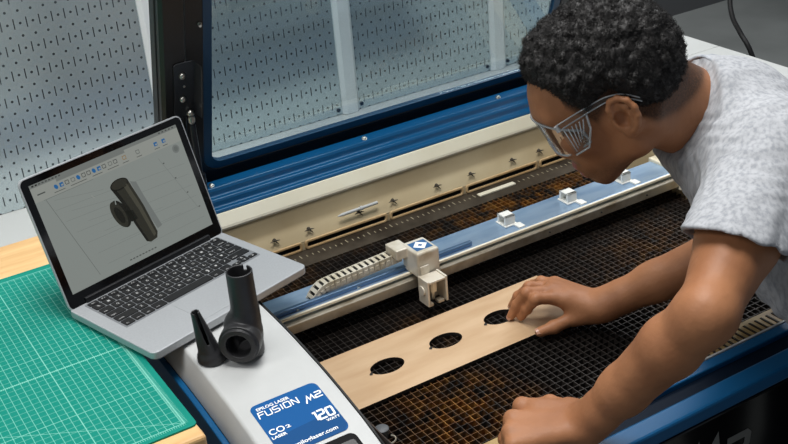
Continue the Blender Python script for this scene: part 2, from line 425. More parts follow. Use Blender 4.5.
# ------------------------------------------------------------------ wooden table, mat
tab = thing('wooden_table', 'light wooden table under the green cutting mat', 'table', (-.5, -.04, FZ))
MB().box((-1.1, -.407, -.066), (.0575, .338, -.021)).build('table_top', WOOD, tab, bevel=.006, seg=3)
for x, y in ((-1.07, -.37), (-.05, -.37), (-1.07, .25), (-.05, .25)):
    MB().box((x, y, FZ+.004), (x+.06, y+.06, -.0665)).build('leg', WOOD, tab, bevel=.003)
m = MB(); pts = rrect(.896, .587, .008, 5)
m.prism(pts, 0, .003, lambda p, q, t: (p-.434, q+.2815, t))
o = m.build('cutting_mat', MATG, bevel=.0006); o.location = (.0425, -.369, -.0209)
tag(o, 'green self-healing cutting mat with white grid lying on the wooden table', 'cutting mat')
# ------------------------------------------------------------------ laser cutter
lc = thing('laser_cutter', 'large blue and white laser cutter with its lid raised', 'machine', (.69, -.2, FZ))
YP = [-.66, -.62, -.56, -.52, -.46, -.40, -.352, -.30, -.26, -.21, -.14, .3]
ZP = [-.122, -.105, -.083, -.070, -.053, -.041, -.033, -.0275, -.0235, -.0205, -.0190, -.0190]
def pz(y): return float(np.interp(y, YP, ZP))
ys = [-.662+.02*i for i in range(48)]
prof = [(.102, -.048), (.1125, -.0045), (.1145, -.0012), (.118, 0), (.256, 0), (.2600, -.0010), (.2620, -.004), (.2628, -.03)]
m = MB(); vs = []
for y in ys: vs += [(x, y, pz(y)+dz) for x, dz in prof] + [(.2628, y, pz(y)-.05), (.102, y, pz(y)-.05)]
k = len(prof)+2; fs = []
for i in range(len(ys)-1):
    for j in range(k): fs.append((i*k+j, i*k+(j+1) % k, (i+1)*k+(j+1) % k, (i+1)*k+j))
fs += [tuple(range(k)), tuple(range((len(ys)-1)*k, len(ys)*k))[::-1]]
m.add(vs, fs); cp = m.build('control_panel', WHITE, lc, smooth='auto')
m = MB(); vs = []
for y in ys: vs += [(.2632, y, pz(y)-.05), (.2632, y, pz(y)-.0032), (.2662, y, pz(y)-.0036), (.2662, y, pz(y)-.05)]
fs = []
for i in range(len(ys)-1):
    for j in range(4): fs.append((i*4+j, i*4+(j+1) % 4, (i+1)*4+(j+1) % 4, (i+1)*4+j))
fs += [(0, 1, 2, 3), tuple(range((len(ys)-1)*4, len(ys)*4))[::-1]]
m.add(vs, fs).build('edge_trim', RUBBER, cp)
E_ = 4e-4
def onpan(u, v, e=E_): return (u, v, pz(v)+e)
m = MB(); y0, y1, x0, x1, r = -.4705, -.3685, .1335, .2380, .010
lp = rrect(x1-x0, y1-y0, r, 6, (x0+x1)/2, (y0+y1)/2)
def slab(mb, loop, mi=0, e=E_, split=40):      # flat outline laid on the curved panel in strips
    ymin = min(q for p, q in loop); ymax = max(q for p, q in loop); n = len(loop)
    def span(y):
        xs = []
        for i in range(n):
            (a, b), (c, d) = loop[i], loop[(i+1) % n]
            if (b-y)*(d-y) <= 0 and abs(b-d) > 1e-9: xs.append(a+(c-a)*(y-b)/(d-b))
        return (min(xs), max(xs)) if xs else None
    rows = [ymin+1e-6+(ymax-ymin-2e-6)*.5*(1-math.cos(math.pi*i/split)) for i in range(split+1)]
    vs = []
    for y in rows:
        a, b = span(y); vs += [onpan(a, y, e), onpan(b, y, e)]
    mb.add(vs, [(2*i, 2*i+1, 2*i+3, 2*i+2) for i in range(split)], mi)
slab(m, lp, 0); slab(m, [(x0, -.437), (x1, -.437+.006), (x1, -.4602), (x1-.01, y0), (x0+.01, y0), (x0, -.4602)], 1, E_*1.6)
lb = m.build('label_plate', [LABELB, LABELD], lc); lb['label'] = 'blue information label with white lettering'
T = lambda u, v: onpan(u, v, E_*2.6)
def word(*fns):
    m = MB()
    for fn in fns: fn(m)
    return m.build('lettering', LETTER, lb)
def line_of(*args, **kw):
    m = MB(); fit_text(m, *args, **kw); return m.build('lettering', LETTER, lb)
line_of('EPILOG LASER', .1415, .1915, -.3818, -.3762, T, bold=.025)
line_of('CO', .1370, .1600, -.4310, -.4205, T, bold=.012); line_of('2', .1620, .1690, -.4290, -.4235, T, bold=.02)
line_of('LASER', .1362, .1585, -.4385, -.4335, T, bold=.03)
line_of('WATT', .2155, .2360, -.4460, -.4415, T, bold=.03)
line_of('epiloglaser.com', .1560, .2225, -.4635, -.4575, T, bold=.02)
def letters(mb, shapes, u0, v0, w, h, sh, fr):  # stroke letters on a unit cell
    for pts in shapes: stroke(mb, [(u0+(p+sh*q)*w, v0+q*h) for p, q in pts], fr['w'], fr['f'])
SW = {'w': .0017, 'f': T}; sh = .22
W_ = .0098; H_ = .0104; v0 = -.3955
FUS = {'F': [[(0, -.15), (.12, 1), (1, 1)], [(.06, .55), (.85, .55)]], 'U': [[(0, 1), (0, .1), (.1, 0), (.75, 0), (.85, .1), (.85, 1)]],
       'S': [[(.9, 1), (.05, 1), (0, .9), (0, .6), (.1, .5), (.75, .5), (.85, .4), (.85, .1), (.75, 0), (-.05, 0)]], 'I': [[(.1, 0), (.1, 1)]],
       'O': [[(.1, 0), (0, .1), (0, .9), (.1, 1), (.8, 1), (.9, .9), (.9, .1), (.8, 0), (.08, 0)]], 'N': [[(0, 0), (0, 1), (.12, 1), (.78, 0), (.9, 0), (.9, 1.15)]]}
u = .1385; m = MB()
for ch, adv in (('F', 1.18), ('U', 1.18), ('S', 1.2), ('I', .5), ('O', 1.25), ('N', 1.2)):
    letters(m, FUS[ch], u, v0, W_, H_, .05, SW); u += adv*W_
m.build('lettering', LETTER, lb); m = MB()
M2 = [[(0, -.35), (.28, .85), (.45, .1), (.72, .85), (.9, .0)]]; TWO = [[(.0, 1.05), (.75, 1.05), (.85, .95), (.85, .65), (.75, .55), (.1, .5), (0, .4), (0, 0), (.95, 0)]]
letters(m, M2, .2080, -.3995, .0155, .0108, .1, {'w': .0024, 'f': T}); letters(m, TWO, .2245, -.3990, .0110, .0098, .1, {'w': .0023, 'f': T})
m.build('lettering', LETTER, lb); m = MB()
NUM = {'1': [[(0, 1), (.35, 1), (.35, 0)]], '2': TWO, '0': [[(.1, 0), (0, .1), (0, .9), (.1, 1), (.75, 1), (.85, .9), (.85, .1), (.75, 0), (.08, 0)]]}
u = .2030
for ch, adv in (('1', .62), ('2', 1.15), ('0', 1.1)):
    letters(m, NUM[ch], u, -.4378, .0106, .0150, .1, {'w': .0031, 'f': T}); u += adv*.0114
m.build('lettering', LETTER, lb)
m = MB(); lp = rrect(.062, .150, .010, 6, .2070, -.552); slab(m, lp, 0, .0012, 50)
ds = m.build('touch_display', mat('display_black', '#08090B', .5, spec=.08), lc); m = MB(); slab(m, rrect(.050, .120, .004, 4, .2070, -.548), 0, .0017, 30); m.build('bezel_rim', BLACK, ds)
# shell
m = MB(); pts = [(-.66, -1.0), (.34, -1.0), (.34, -.02)] + [(y, pz(y)-.049) for y in (.3, -.14, -.21, -.26, -.30, -.352, -.40, -.46, -.52, -.56, -.62, -.66)]
m.prism(pts, .092, .1015, lambda p, q, t: (t, p, q)); m.build('left_side_panel', BLUE, lc, bevel=.002)
MB().box((1.262, -.655, -1.0), (1.30, .34, -.02)).build('right_side_panel', BLUE, lc, bevel=.004)
MB().box((.1025, .315, -1.0), (1.2615, .34, -.03)).build('rear_panel', BLUE, lc)
for x, y in ((.14, -.60), (1.22, -.60), (.14, .28), (1.22, .28)):
    MB().cyl((x, y, FZ+.003), (x, y, -.999), .025, seg=16).build('foot', RUBBER, lc)
MB().box((.1025, -.655, -1.0), (1.2615, .3145, -.985)).build('base_plate', BLACK, lc)
fp = MB().box((.1025, -.672, -.985), (1.2615, -.656, -.138)).build('front_panel', BLACKG, lc, bevel=.003)
FR = lambda p, q: (p, -.6727, q)
m = MB(); letters(m, M2, .655, -.232, .085, .058, .12, {'w': .014, 'f': FR}); m.build('lettering', GREYL, fp); m = MB(); letters(m, TWO, .742, -.250, .052, .050, .12, {'w': .013, 'f': FR}); m.build('lettering', GREYL, fp); m = MB()
stroke(m, [(.88, -.300), (.895, -.258), (.93, -.258)], .013, FR); m.build('lettering', GREYL, fp)
# front top: white seal, blue strip, dark groove, blue door lip
m = MB(); m.box((.2675, -.585, -.16), (1.2615, -.5815, -.1135)); m.build('seal_strip', WHITE, lc)
MB().box((.2675, -.604, -.16), (1.2615, -.5852, -.115)).build('front_rail', BLUE, lc, bevel=.002)
MB().box((.2675, -.638, -.16), (1.2615, -.6042, -.124)).build('door_groove', BLUED, lc)
MB().box((.2675, -.672, -.137), (1.2615, -.6382, -.112)).build('door_lip', BLUE, lc, bevel=.004)
# bed
TANR = mat('tan_rail', '#A58B58', .55, noise=('#6E5630', 30, .4, .7, (1, 1, 1)))
m = MB(); m.box((.2675, -.581, -.16), (1.2095, -.535, -.124))
for i in range(74): m.box((.275+i*.0127, -.572, -.1238), (.2785+i*.0127, -.545, -.1225), 1)
fr_ = m.build('front_ledge', [TANR, SOOT], lc)
MB().box((.2675, -.55, -.215), (1.2095, .20, -.20)).build('bed_tray', SOOT, lc)
m = MB(); gx0, gx1, gy0, gy1 = .269, 1.2085, -.5345, .1235; zt, zb = -.146, -.168
nx = int((gx1-gx0)/.0127); ny = int((gy1-gy0)/.0127)
for i in range(nx+1): m.box((gx0+i*.0127, gy0, zb), (gx0+i*.0127+.0008, gy1, zt))
for j in range(ny+1): m.box((gx0, gy0+j*.0127, zb), (gx1, gy0+j*.0127+.0008, zt-.0003))
gr = m.build('cutting_grid', GRID, lc); gr['label'] = 'sooty rust-stained egg-crate cutting grid'
MB().box((.2672, -.5345, -.199), (.2686, .19, -.062)).build('bed_side_wall', SOOT, lc)
MB().box((1.2097, -.58, -.215), (1.2615, .19, -.056)).build('bed_side_wall', CREAM, lc, bevel=.003)
# rear wall of the bed: a lip, a curved enamel sheet, slotted vent strip, scale
m = MB(); m.prism([(.199, -.056), (.2005, -.052), (.2150, -.0335), (.219, -.033), (.219, -.06), (.2, -.06)], .2675, 1.2615, lambda p, q, t: (t, p, q)); m.build('rear_lip', CREAML, lc)
pp = [(.202, -.0545), (.2020, -.075), (.2015, -.095), (.1995, -.103), (.1960, -.107), (.1852, -.1260), (.1845, -.1275)]
m = MB(); m.prism(pp+[(p+.012, q) for p, q in pp[::-1]], .2675, 1.2095, lambda p, q, t: (t, p, q)); rw_ = m.build('rear_wall', CREAM, lc, smooth='auto')
m = MB(); n0 = .2675; edges = [.2675, .302, .498, .691, .877, 1.070, 1.2095]
TANV = mat('tan_enamel', '#CDAF82', .5, noise=('#B08A58', 9, .4, .75, (1, 1, 1))); m.box((n0, .1835, -.1320), (1.2095, .200, -.1275)); m.box((n0, .1835, -.1515), (1.2095, .195, -.1470)); 
for e in edges[1:-1]: m.box((e-.004, .1835, -.1476), (e+.004, .195, -.1315))
vs_ = m.build('vent_strip', CREAM, lc, bevel=.0012)
for a, b in zip(edges[:-1], edges[1:]):
    m = MB(); w = b-a-.012; lo = rrect(w+.006, .0190, .0060, 4, (a+b)/2, -.1370); li = rrect(w-.004, .0100, .0036, 4, (a+b)/2, -.1372)
    frame_with_hole(lo, li, m, lambda p, q, t: (p, t, q), .1805, .1845); m.build('slot_rim', TANV, vs_, bevel=.0012)
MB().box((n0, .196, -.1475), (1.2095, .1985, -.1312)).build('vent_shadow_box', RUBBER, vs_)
m = MB(); m.box((n0, .1240, -.1520), (1.2095, .1830, -.1470))
SCALE = mat('scale_grey', '#4A4136', .5, metal=.4, noise=('#2E251C', 25, .4, .7, (1, 1, 1)))
for i in range(73): m.box((.275+i*.0127, .1560, -.1470), (.2768+i*.0127, .1630+.005*(i % 4 == 0), -.1468), 1)
m.build('rear_scale', [SCALE, mat('scale_ticks', '#9C927A', .6)], lc)
m = MB(); m.box((.893, .1500, -.1468), (.985, .1620, -.1435)); o = m.build('cream_bar', CREAML, vs_, bevel=.0006)
for x in (.441, .515, .627, .706, .812, .897, 1.004, 1.076):
    m = MB(); c = (x, .188, -.1085)
    m.lathe((x, .1895, -.1075), (x, .1840, -.1085), [(0, .004), (.003, .0035), (.0055, .001)], 8)
    for dx, dz in ((-.011, .0015), (.007, -.007), (.010, .0015)):
        m.tube([(x, .187, -.108), (x+dx*.5, .1845, -.1085+dz*.5), (x+dx, .1835, -.1085+dz-.001)], [.0016, .0014, .0005], 6)
    m.build('spring_clip', mat('clip_brown', '#3E372C', .5) if 'clip_brown' not in bpy.data.materials else bpy.data.materials['clip_brown'], rw_)
m = MB(); m.cyl((.588, .183, -.0995), (.668, .183, -.0985), .0032); m.cyl((.628, .183, -.099), (.634, .183, -.099), .0045); m.cyl((.578, .183, -.1), (.588, .183, -.0995), .001, .0032)
m.build('gas_tube', WHITE, rw_, smooth='auto')
# rear housing and the blue hinge rail
MB().box((.2675, .2195, -.2), (1.2615, .3145, -.042)).build('rear_housing', BLUE, lc)
rp = [(.220, -.041), (.2205, -.031), (.223, -.0275), (.2325, -.0265), (.2345, -.024), (.2355, -.0165), (.2385, -.0125), (.2480, -.0115), (.2500, -.009), (.2510, -.0015), (.2540, .0035), (.2760, .0085), (.2780, .0040), (.2780, -.041)]
m = MB(); m.prism(rp, .2675, 1.2615, lambda p, q, t: (t, p, q)); hr = m.build('hinge_rail', mat('hinge_blue', '#0A517F', .22, coat=.4), lc, bevel=.0016, seg=3)
for x in (.361, .695, 1.027):
    m = MB(); m.lathe((x, .262, .0048), (x, .2600, .0105), [(0, .0055), (.0025, .0055), (.0028, .0042), (.005, .0038), (.006, .002)], 12); m.build('bolt', STEEL, hr, smooth='auto')
# lid, leaning forward, hinged at the rear
LA = math.radians(20); VV = (0., -math.sin(LA), math.cos(LA)); NN = (0., -math.cos(LA), -math.sin(LA))   # NN points to the front
def LD(u, v, t=0.): return (u, .30+VV[1]*v+NN[1]*t, -.01+VV[2]*v+NN[2]*t)
lid_o = rrect(1.000, .640, .018, 6, .774, .325); ix0, ix1, iy0, iy1 = .361, 1.172, .036, .565
lid_i = rrect(ix1-ix0, iy1-iy0, .034, 6, (ix0+ix1)/2, (iy0+iy1)/2)
m = MB(); frame_with_hole(lid_o, lid_i, m, LD, -.022, 0); lid = m.build('lid', BLACK, lc, bevel=.002)
gl_o = rrect(ix1-ix0-.0005, iy1-iy0-.0005, .034, 6, (ix0+ix1)/2, (iy0+iy1)/2); gl_i = rrect(ix1-ix0-.033, iy1-iy0-.033, .022, 6, (ix0+ix1)/2, (iy0+iy1)/2)
m = MB(); frame_with_hole(gl_o, gl_i, m, LD, -.012, -.0015); m.build('window_gasket', mat('gasket_blue', '#0D4163', .35), lid)
m = MB(); m.prism(gl_i, -.009, -.005, LD); pane = m.build('window_pane', GLASS, lid); pane['label'] = 'clear acrylic window pane'
# inner frame tube and seam on the left post of the lid
m = MB(); m.prism([(.276, .0005), (.276, .012), (.282, .018), (.318, .018), (.3235, .012), (.3235, .0005)], .02, .63, lambda p, q, t: LD(p, t, q)); m.build('post_cover', BLACK, lid, smooth='auto')
m = MB(); m.tube([LD(.3262, .63, .002), LD(.3262, .33, .002), LD(.324, .318, .003)], .0016, 6); m.build('seal_cord', mat('cord_grey', '#5A5D62', .4), lid)
# gas-strut bracket
m = MB(); bp_ = rrect(.038, .120, .007, 5, .3155, .2600); m.prism(bp_, .0185, .021, LD)
m.prism([(.3335, .205), (.3360, .205), (.3360, .300), (.3335, .318)], .0205, .0400, lambda p, q, t: LD(p+.006*(t > .03), q, t))
br = m.build('strut_bracket', mat('bracket_black', '#34363A', .3, metal=.5), lid, bevel=.0008)
for v in (.2940, .2440):
    m = MB(); m.lathe(LD(.3115, v, .0211), LD(.3115, v, .0270), [(0, .0058), (.003, .0058), (.0045, .0050), (.0059, .002)], 12); m.build('screw', STEEL, lid, smooth='auto')
m = MB(); m.lathe(LD(.3150, .270, .0211), LD(.3150, .270, .0222), [(0, .0022), (.001, .002)], 10); m.build('rivet', STEEL, lid)
m = MB(); b0 = Vector(LD(.3235, .2120, .026)); m.sphere(b0, .0068, 12, 8); m.cyl(LD(.3235, .212, .0205), b0, .0035); m.lathe(b0+Vector((0, 0, -.0205)), b0+Vector((0, 0, -.006)), [(0, .0038), (.004, .006), (.009, .0064), (.0144, .0055)], 12)
m.build('ball_stud', STEEL, lid, smooth='auto')
m = MB(); b1 = Vector((.3260, .214, -.005)); m.cyl(b1, b0+Vector((0, .0, -.021)), .0055); m.cyl(b1, b1.lerp(b0, .35), .0095); m.build('gas_strut', DKMETAL, lid, smooth='auto')
for u_, v_ in ((.3545, .376), (.3545, .275), (.3545, .47)):
    m = MB(); m.lathe(LD(u_, v_, .0003), LD(u_-.002, v_, .0075), [(0, .0036), (.002, .0036), (.0022, .0028), (.0078, .0026)], 8); m.build('bolt', STEEL, lid)
m = MB(); m.lathe(LD(.3455, .214, .0003), LD(.3455, .214, .003), [(0, .003), (.0027, .002)], 10); m.build('rivet', mat('brass', '#B08A50', .35, metal=.9), lid)
# gantry
ga = MB(); gp = [(-.034, -.094), (-.036, -.0905), (-.050, -.0900), (-.100, -.0900), (-.1035, -.0885), (-.1065, -.0890), (-.1065, -.0945), (-.1040, -.096), (-.1040, -.1170), (-.034, -.1170)]
ga.prism(gp, .272, 1.186, lambda p, q, t: (t, p, q)); gan = ga.build('gantry', GBLUE, lc, smooth='auto')
m = MB(); m.prism([(-.1042, -.0985), (-.1180, -.0985), (-.1195, -.1000), (-.1195, -.1165), (-.1170, -.1180), (-.1042, -.1180)], .272, 1.190, lambda p, q, t: (t, p, q)); m.build('front_rail', STEELW, gan, smooth='auto')
m = MB(); m.prism([(-.1068, -.0885), (-.1110, -.0885), (-.1115, -.0895), (-.1115, -.0930), (-.1068, -.0930)], .272, 1.188, lambda p, q, t: (t, p, q)); m.build('edge_strip', CREAML, gan)
m = MB(); m.box((.272, -.0985, -.0898), (.700, -.0925, -.0825)); m.box((.272, -.0995, -.0825), (.700, -.0915, -.0805)); m.build('linear_rail', mat('rail_blue', '#6A86A6', .3, metal=.7), gan, bevel=.0008)
for x in (.345, .463, .62):
    m = MB(); m.lathe((x, -.0965, -.0899), (x, -.0965, -.0862), [(0, .004), (.0028, .004), (.0037, .002)], 10); m.build('screw', STEEL, gan, smooth='auto')
for x in (.80, .947, 1.083):
    m = MB(); m.box((x-.014, -.084, -.0899), (x+.014, -.052, -.0872)); m.box((x-.012, -.081, -.0872), (x+.010, -.076, -.0690)); m.box((x-.012, -.060, -.0872), (x+.010, -.055, -.0690)); m.box((x-.012, -.081, -.0720), (x+.010, -.055, -.0690)); m.box((x+.004, -.102, -.0899), (x+.018, -.084, -.0860)); m.box((x+.010, -.074, -.0872), (x+.016, -.062, -.0780))
    m.build('rail_clip', mat('clip_white', '#E2E2DC', .4), gan, bevel=.0008)
for x in (.86, .985, 1.10):
    m = MB(); m.lathe((x, -.1195, -.1080), (x, -.1215, -.1080), [(0, .0016), (.002, .0012)], 8); m.build('screw', DKMETAL, gan)
m = MB(); m.box((1.186, -.125, -.125), (1.208, -.03, -.084)); m.build('end_block', CREAML, gan, bevel=.002)
# laser carriage
ca_ = MB(); ca_.box((.5580, -.1420, -.0885), (.6030, -.0900, -.0400)); car = ca_.build('carriage', HEADW, lc, bevel=.004, seg=3)
MB().box((.5370, -.1080, -.0600), (.5650, -.0700, -.0412)).build('chain_anchor', HEADW, car, bevel=.002)
MB().box((.5600, -.1460, -.1170), (.578, -.1430, -.0640)).build('head_arm', HEADW, car, bevel=.0015)
m = MB()
for x in (.553, .590): m.box((x, -.176, -.1270), (x+.004, -.146, -.0780))
m.box((.557, -.176, -.0840), (.590, -.146, -.0800)); m.box((.557, -.150, -.1270), (.590, -.146, -.0842)); m.box((.556, -.172, -.1300), (.566, -.160, -.1240)); m.box((.576, -.172, -.1290), (.588, -.160, -.1240))
m.cyl((.5525, -.160, -.100), (.5495, -.160, -.100), .009, seg=16)
hd = m.build('lens_holder', HEADW, car, bevel=.0008)
MB().lathe((.571, -.161, -.0845), (.571, -.161, -.1220), [(0, .010), (.02, .010), (.022, .007), (.0375, .004)], 16).build('nozzle', STEEL, car, smooth='auto')
MB().cyl((.5965, -.150, -.089), (.5965, -.156, -.089), .004).build('screw', DKMETAL, car)
m = MB(); zq = -.0397; dd = None
m.add([(.564, -.1320, zq), (.597, -.1320, zq), (.597, -.100, zq), (.564, -.100, zq)], [(0, 1, 2, 3)], 0)
m.add([(.5805, -.1305, zq+.0002), (.5945, -.116, zq+.0002), (.5805, -.1015, zq+.0002), (.5665, -.116, zq+.0002)], [(0, 1, 2, 3)], 1)
m.add([(.5805, -.1205, zq+.0004), (.5850, -.116, zq+.0004), (.5805, -.1115, zq+.0004), (.5760, -.116, zq+.0004)], [(0, 1, 2, 3)], 0)
m.build('logo_sticker', [mat('sticker_blue', '#2B5C8C', .5), LETTER], car)
# cable chain: links along the gantry, curling down at its left end
m = MB(); path = [(.556-.0112*i, -.0810, -.0550-.0006*i) for i in range(14)]
cx0, cz0 = path[-1][0], path[-1][2]
for i in range(1, 5): a = math.radians(17*i); path.append((cx0-.0112*i*math.cos(a*.55), -.0810, cz0-.0062*i*math.sin(a)*1.15))
for i in range(len(path)-1):
    a = Vector(path[i]); b = Vector(path[i+1]); d = (b-a).normalized(); n = Vector((-d.z, 0, d.x)); n = -n if n.z < 0 else n
    L = (b-a).length
    FRM = lambda p, q, r, a=a, d=d, n=n: tuple(a+d*p+Vector((0, 1, 0))*q+n*r)
    m.box((.0004, -.011, -.018), (L*.96, -.0085, 0), 0, FRM); m.box((.0004, .0085, -.018), (L*.96, .011, 0), 0, FRM)
    m.box((.0004, -.0085, -.0018), (L*.58, .0085, 0), 0, FRM); m.box((.0004, -.0085, -.018), (L*.58, .0085, -.0162), 0, FRM)
    m.box((L*.2, -.0122, -.013), (L*.75, -.011, -.006), 0, FRM)
    m.box((0, -.0084, -.0145), (L*1.02, .0084, -.0035), 1, FRM)
ch = m.build('cable_chain', [CHAINW, RUBBER], gan)
# round stop with a wire loop at the bed's front left
m = MB(); m.lathe((.3175, -.4080, -.1459), (.3175, -.4080, -.1300), [(0, .0085), (.012, .0105), (.0145, .0105), (.0159, .0088)], 20); kn = m.build('round_stop', KNOBG, lc, smooth='auto')
m = MB(); m.tube([(.3175+.012*math.cos(a), -.424+.010*math.sin(a), -.1425) for a in [math.radians(x) for x in range(-200, 60, 20)]], .0013, 6); m.build('wire_loop', STEELW, kn)
# ------------------------------------------------------------------ plywood strip with cut-outs
m = MB(); px0, px1, py0, py1 = .262, .775, -.338, -.188
hs = [(.414, -.2645), (.529, -.2615), (.641, -.2585)]
def hole_loop(cx, cy, n=32):
    out = []
    for k in range(n):
        a = 2*math.pi*k/n; out.append((cx+.0300*math.cos(a), cy+.0200*math.sin(a)))
    return out
cut = [px0+.008]+[(hs[i][0]+hs[i+1][0])/2 for i in range(2)]+[px1]
for i, (hx, hy) in enumerate(hs):
    inn = hole_loop(hx, hy); a, b = cut[i], cut[i+1]; out = []
    for p, q in inn:
        dx, dy = p-hx, q-hy; t = 1e9
        if dx > 1e-9: t = min(t, (b-hx)/dx)
        if dx < -1e-9: t = min(t, (a-hx)/dx)
        if dy > 1e-9: t = min(t, (py1-hy)/dy)
        if dy < -1e-9: t = min(t, (py0-hy)/dy)
        out.append((hx+dx*t, hy+dy*t))
    cor = [(b, py1), (a, py1), (a, py0), (b, py0)]
    for c in cor:                              # snap the nearest ray to each corner
        k = min(range(len(out)), key=lambda k: (out[k][0]-c[0])**2+(out[k][1]-c[1])**2); out[k] = c
    n = len(inn); zt, zb = -.1395, -.1457
    vs = [(p, q, zt) for p, q in out]+[(p, q, zt) for p, q in inn]+[(p, q, zb) for p, q in out]+[(p, q, zb) for p, q in inn]
    f0, f1 = [], []
    for k in range(n):
        j = (k+1) % n; f0 += [(k, j, n+j, n+k), (2*n+k, 3*n+k, 3*n+j, 2*n+j)]; f1 += [(n+k, n+j, 3*n+j, 3*n+k)]
        P, Q = out[k], out[j]
        if (abs(P[1]-py0) < 1e-6 and abs(Q[1]-py0) < 1e-6) or (abs(P[1]-py1) < 1e-6 and abs(Q[1]-py1) < 1e-6) or (i == 2 and abs(P[0]-b) < 1e-6 and abs(Q[0]-b) < 1e-6) or (i == 0 and abs(P[0]-a) < 1e-6 and abs(Q[0]-a) < 1e-6): f1.append((k, 2*n+k, 2*n+j, j))
    b0_ = len(m.v); m.add(vs, f0, 0); m.f += [tuple(x+b0_ for x in f) for f in f1]; m.m += [1]*len(f1)
    # little notch cut at the left of each hole
    m.add([(hx-.0365, hy-.0060, zt+.0002), (hx-.0325, hy-.0085, zt+.0002), (hx-.0285, hy-.0035, zt+.0002), (hx-.0290, hy+.0015, zt+.0002), (hx-.0345, hy-.0025, zt+.0002)], [(0, 1, 2, 3, 4)], 1)
ply = m.build('plywood_strip', [PLY, PLYEDGE])
ply['label'] = 'pale plywood strip with three laser-cut oval holes lying on the cutting grid'; ply['category'] = 'plywood'
# ------------------------------------------------------------------ laptop (hinge's left end at the origin)
LYAW = 0.29046; LIDA = 1.89246; HOF = -0.00813
lap = thing('laptop', 'open silver laptop showing a dark pipe fitting on screen', 'laptop', (.15, -.05, -.018))
LX = Vector((math.cos(LYAW), math.sin(LYAW), 0)); LV = Vector((-math.sin(LYAW), math.cos(LYAW), 0)); UPV = Vector((0, 0, 1))
def LB(u, v, w=0.): return tuple(LX*u+LV*v+UPV*w)
LDV = -LV*math.cos(LIDA)+UPV*math.sin(LIDA); LN = LX.cross(LDV)      # LN: out of the screen towards the user
if LN.dot(-LV) < 0: LN = -LN
def LS(a, b, t=0.): return tuple(LV*HOF+LX*a+LDV*b+LN*t)
def LSD(a, b, t=0.): return LS(a, .021+(b-.021)*1.018, t)
m = MB(); lo = rrect(.3140, .2190, .012, 6, .157, -.1095)
m.prism(lo, -.0130, -.0004, LB); body = m.build('base', ALU, lap, bevel=.0018, seg=3)
m = MB(); m.prism(rrect(.306, .211, .010, 6, .157, -.1095), -.0168, -.0131, LB)
m.build('bottom_case', mat('bottom_shade', '#76797D', .5, metal=.4), body, bevel=.0015)
for a, b in ((.02, -.02), (.294, -.02), (.02, -.199), (.294, -.199)):
    MB().cyl(LB(a, b, -.0178), LB(a, b, -.0169), .006).build('foot', RUBBER, body)
m = MB(); m.prism([(-.0035, -.002), (-.0015, .004), (-.004, .0085), (-.0105, .0085), (-.0115, -.002)], .030, .284, lambda p, q, t: LB(t, p, q)); m.build('hinge_cover', mat('hinge_black', '#131417', .4), body, bevel=.0012)
m = MB(); m.prism(rrect(.105, .076, .004, 4, .157, -.1685), -.0003, -.00005, LB); m.build('trackpad', ALU, body)
kb = thing if False else None
m = MB(); m.prism(rrect(.274, .112, .003, 4, .1590, -.0690), -.00035, .00005, LB); kbd = m.build('keyboard', mat('key_well', '#8F9296', .5, metal=.5), lap)
# keys
P_ = .0190; kx0, ky0 = .0240, -.0170
fr0 = ['esc', 'F1', 'F2', 'F3', 'F4', 'F5', 'F6', 'F7', 'F8', 'F9', 'F10', 'F11', 'F12', 'o']
rows = [(fr0, [P_*1.014]*14, .0095, .0115),
        (list('`1234567890-=') + ['delete'], [P_]*13+[P_*1.2], .0160, .0190),
        (['tab']+list('QWERTYUIOP[]\\'), [P_*1.2]+[P_]*13, .0160, .0190),
        (['caps']+list("ASDFGHJKL;'")+['return'], [P_*1.6]+[P_]*11+[P_*1.6], .0160, .0190),
        (['shift']+list('ZXCVBNM,./')+['shift'], [P_*2.1]+[P_]*10+[P_*2.1], .0160, .0190),
        (['fn', 'ctrl', 'alt', 'cmd', '', 'cmd', 'alt'], [P_, P_, P_, P_*1.25, P_*4.95, P_*1.25, P_], .0170, .0190)]
y = ky0
def add_key(x0, x1, ya, yb, txt):
    m = MB(); m.prism(rrect(x1-x0, yb-ya, .0016, 3, (x0+x1)/2, (ya+yb)/2), .0002, .0016, LB, 0)
    w = x1-x0; cx, cy = (x0+x1)/2, (ya+yb)/2
    F = lambda p, q: LB(p, q, .00175)
    if txt:
        if len(txt) == 1: fit_text(m, txt, cx-.0022, cx+.0022, cy-.0024, cy+.0026, F, 1, bold=.015)
        elif yb-ya < .012: fit_text(m, txt, cx-.0030, cx+.0030, cy-.0012, cy+.0012, F, 1, bold=.015)
        else: fit_text(m, txt, x0+.0025, x0+.0025+.0021*len(txt), ya+.0030, ya+.0058, F, 1, bold=.01)
    m.build('key', [KEYB, GLYPH], kbd)
tot = .2700
for txts, ws, hgt, stepy in rows:
    x = kx0; sc = 1. if len(txts) == 7 else tot/sum(ws)
    for t, w in zip(txts, ws):
        w *= sc; add_key(x+.0013, x+w-.0013, y-hgt, y, t); x += w
    if len(txts) == 7: xe, ye, he = x, y, hgt
    y -= stepy
wr = (kx0+tot-xe)/3
for i, (a, b, t) in enumerate(((0, .5, '<'), (1, .5, 'v'), (2, .5, '>'))): add_key(xe+i*wr+.0010, xe+(i+1)*wr-.0010, ye-he, ye-he+he*.47, t)
add_key(xe+wr+.0010, xe+2*wr-.0010, ye-he*.48, ye, '^')
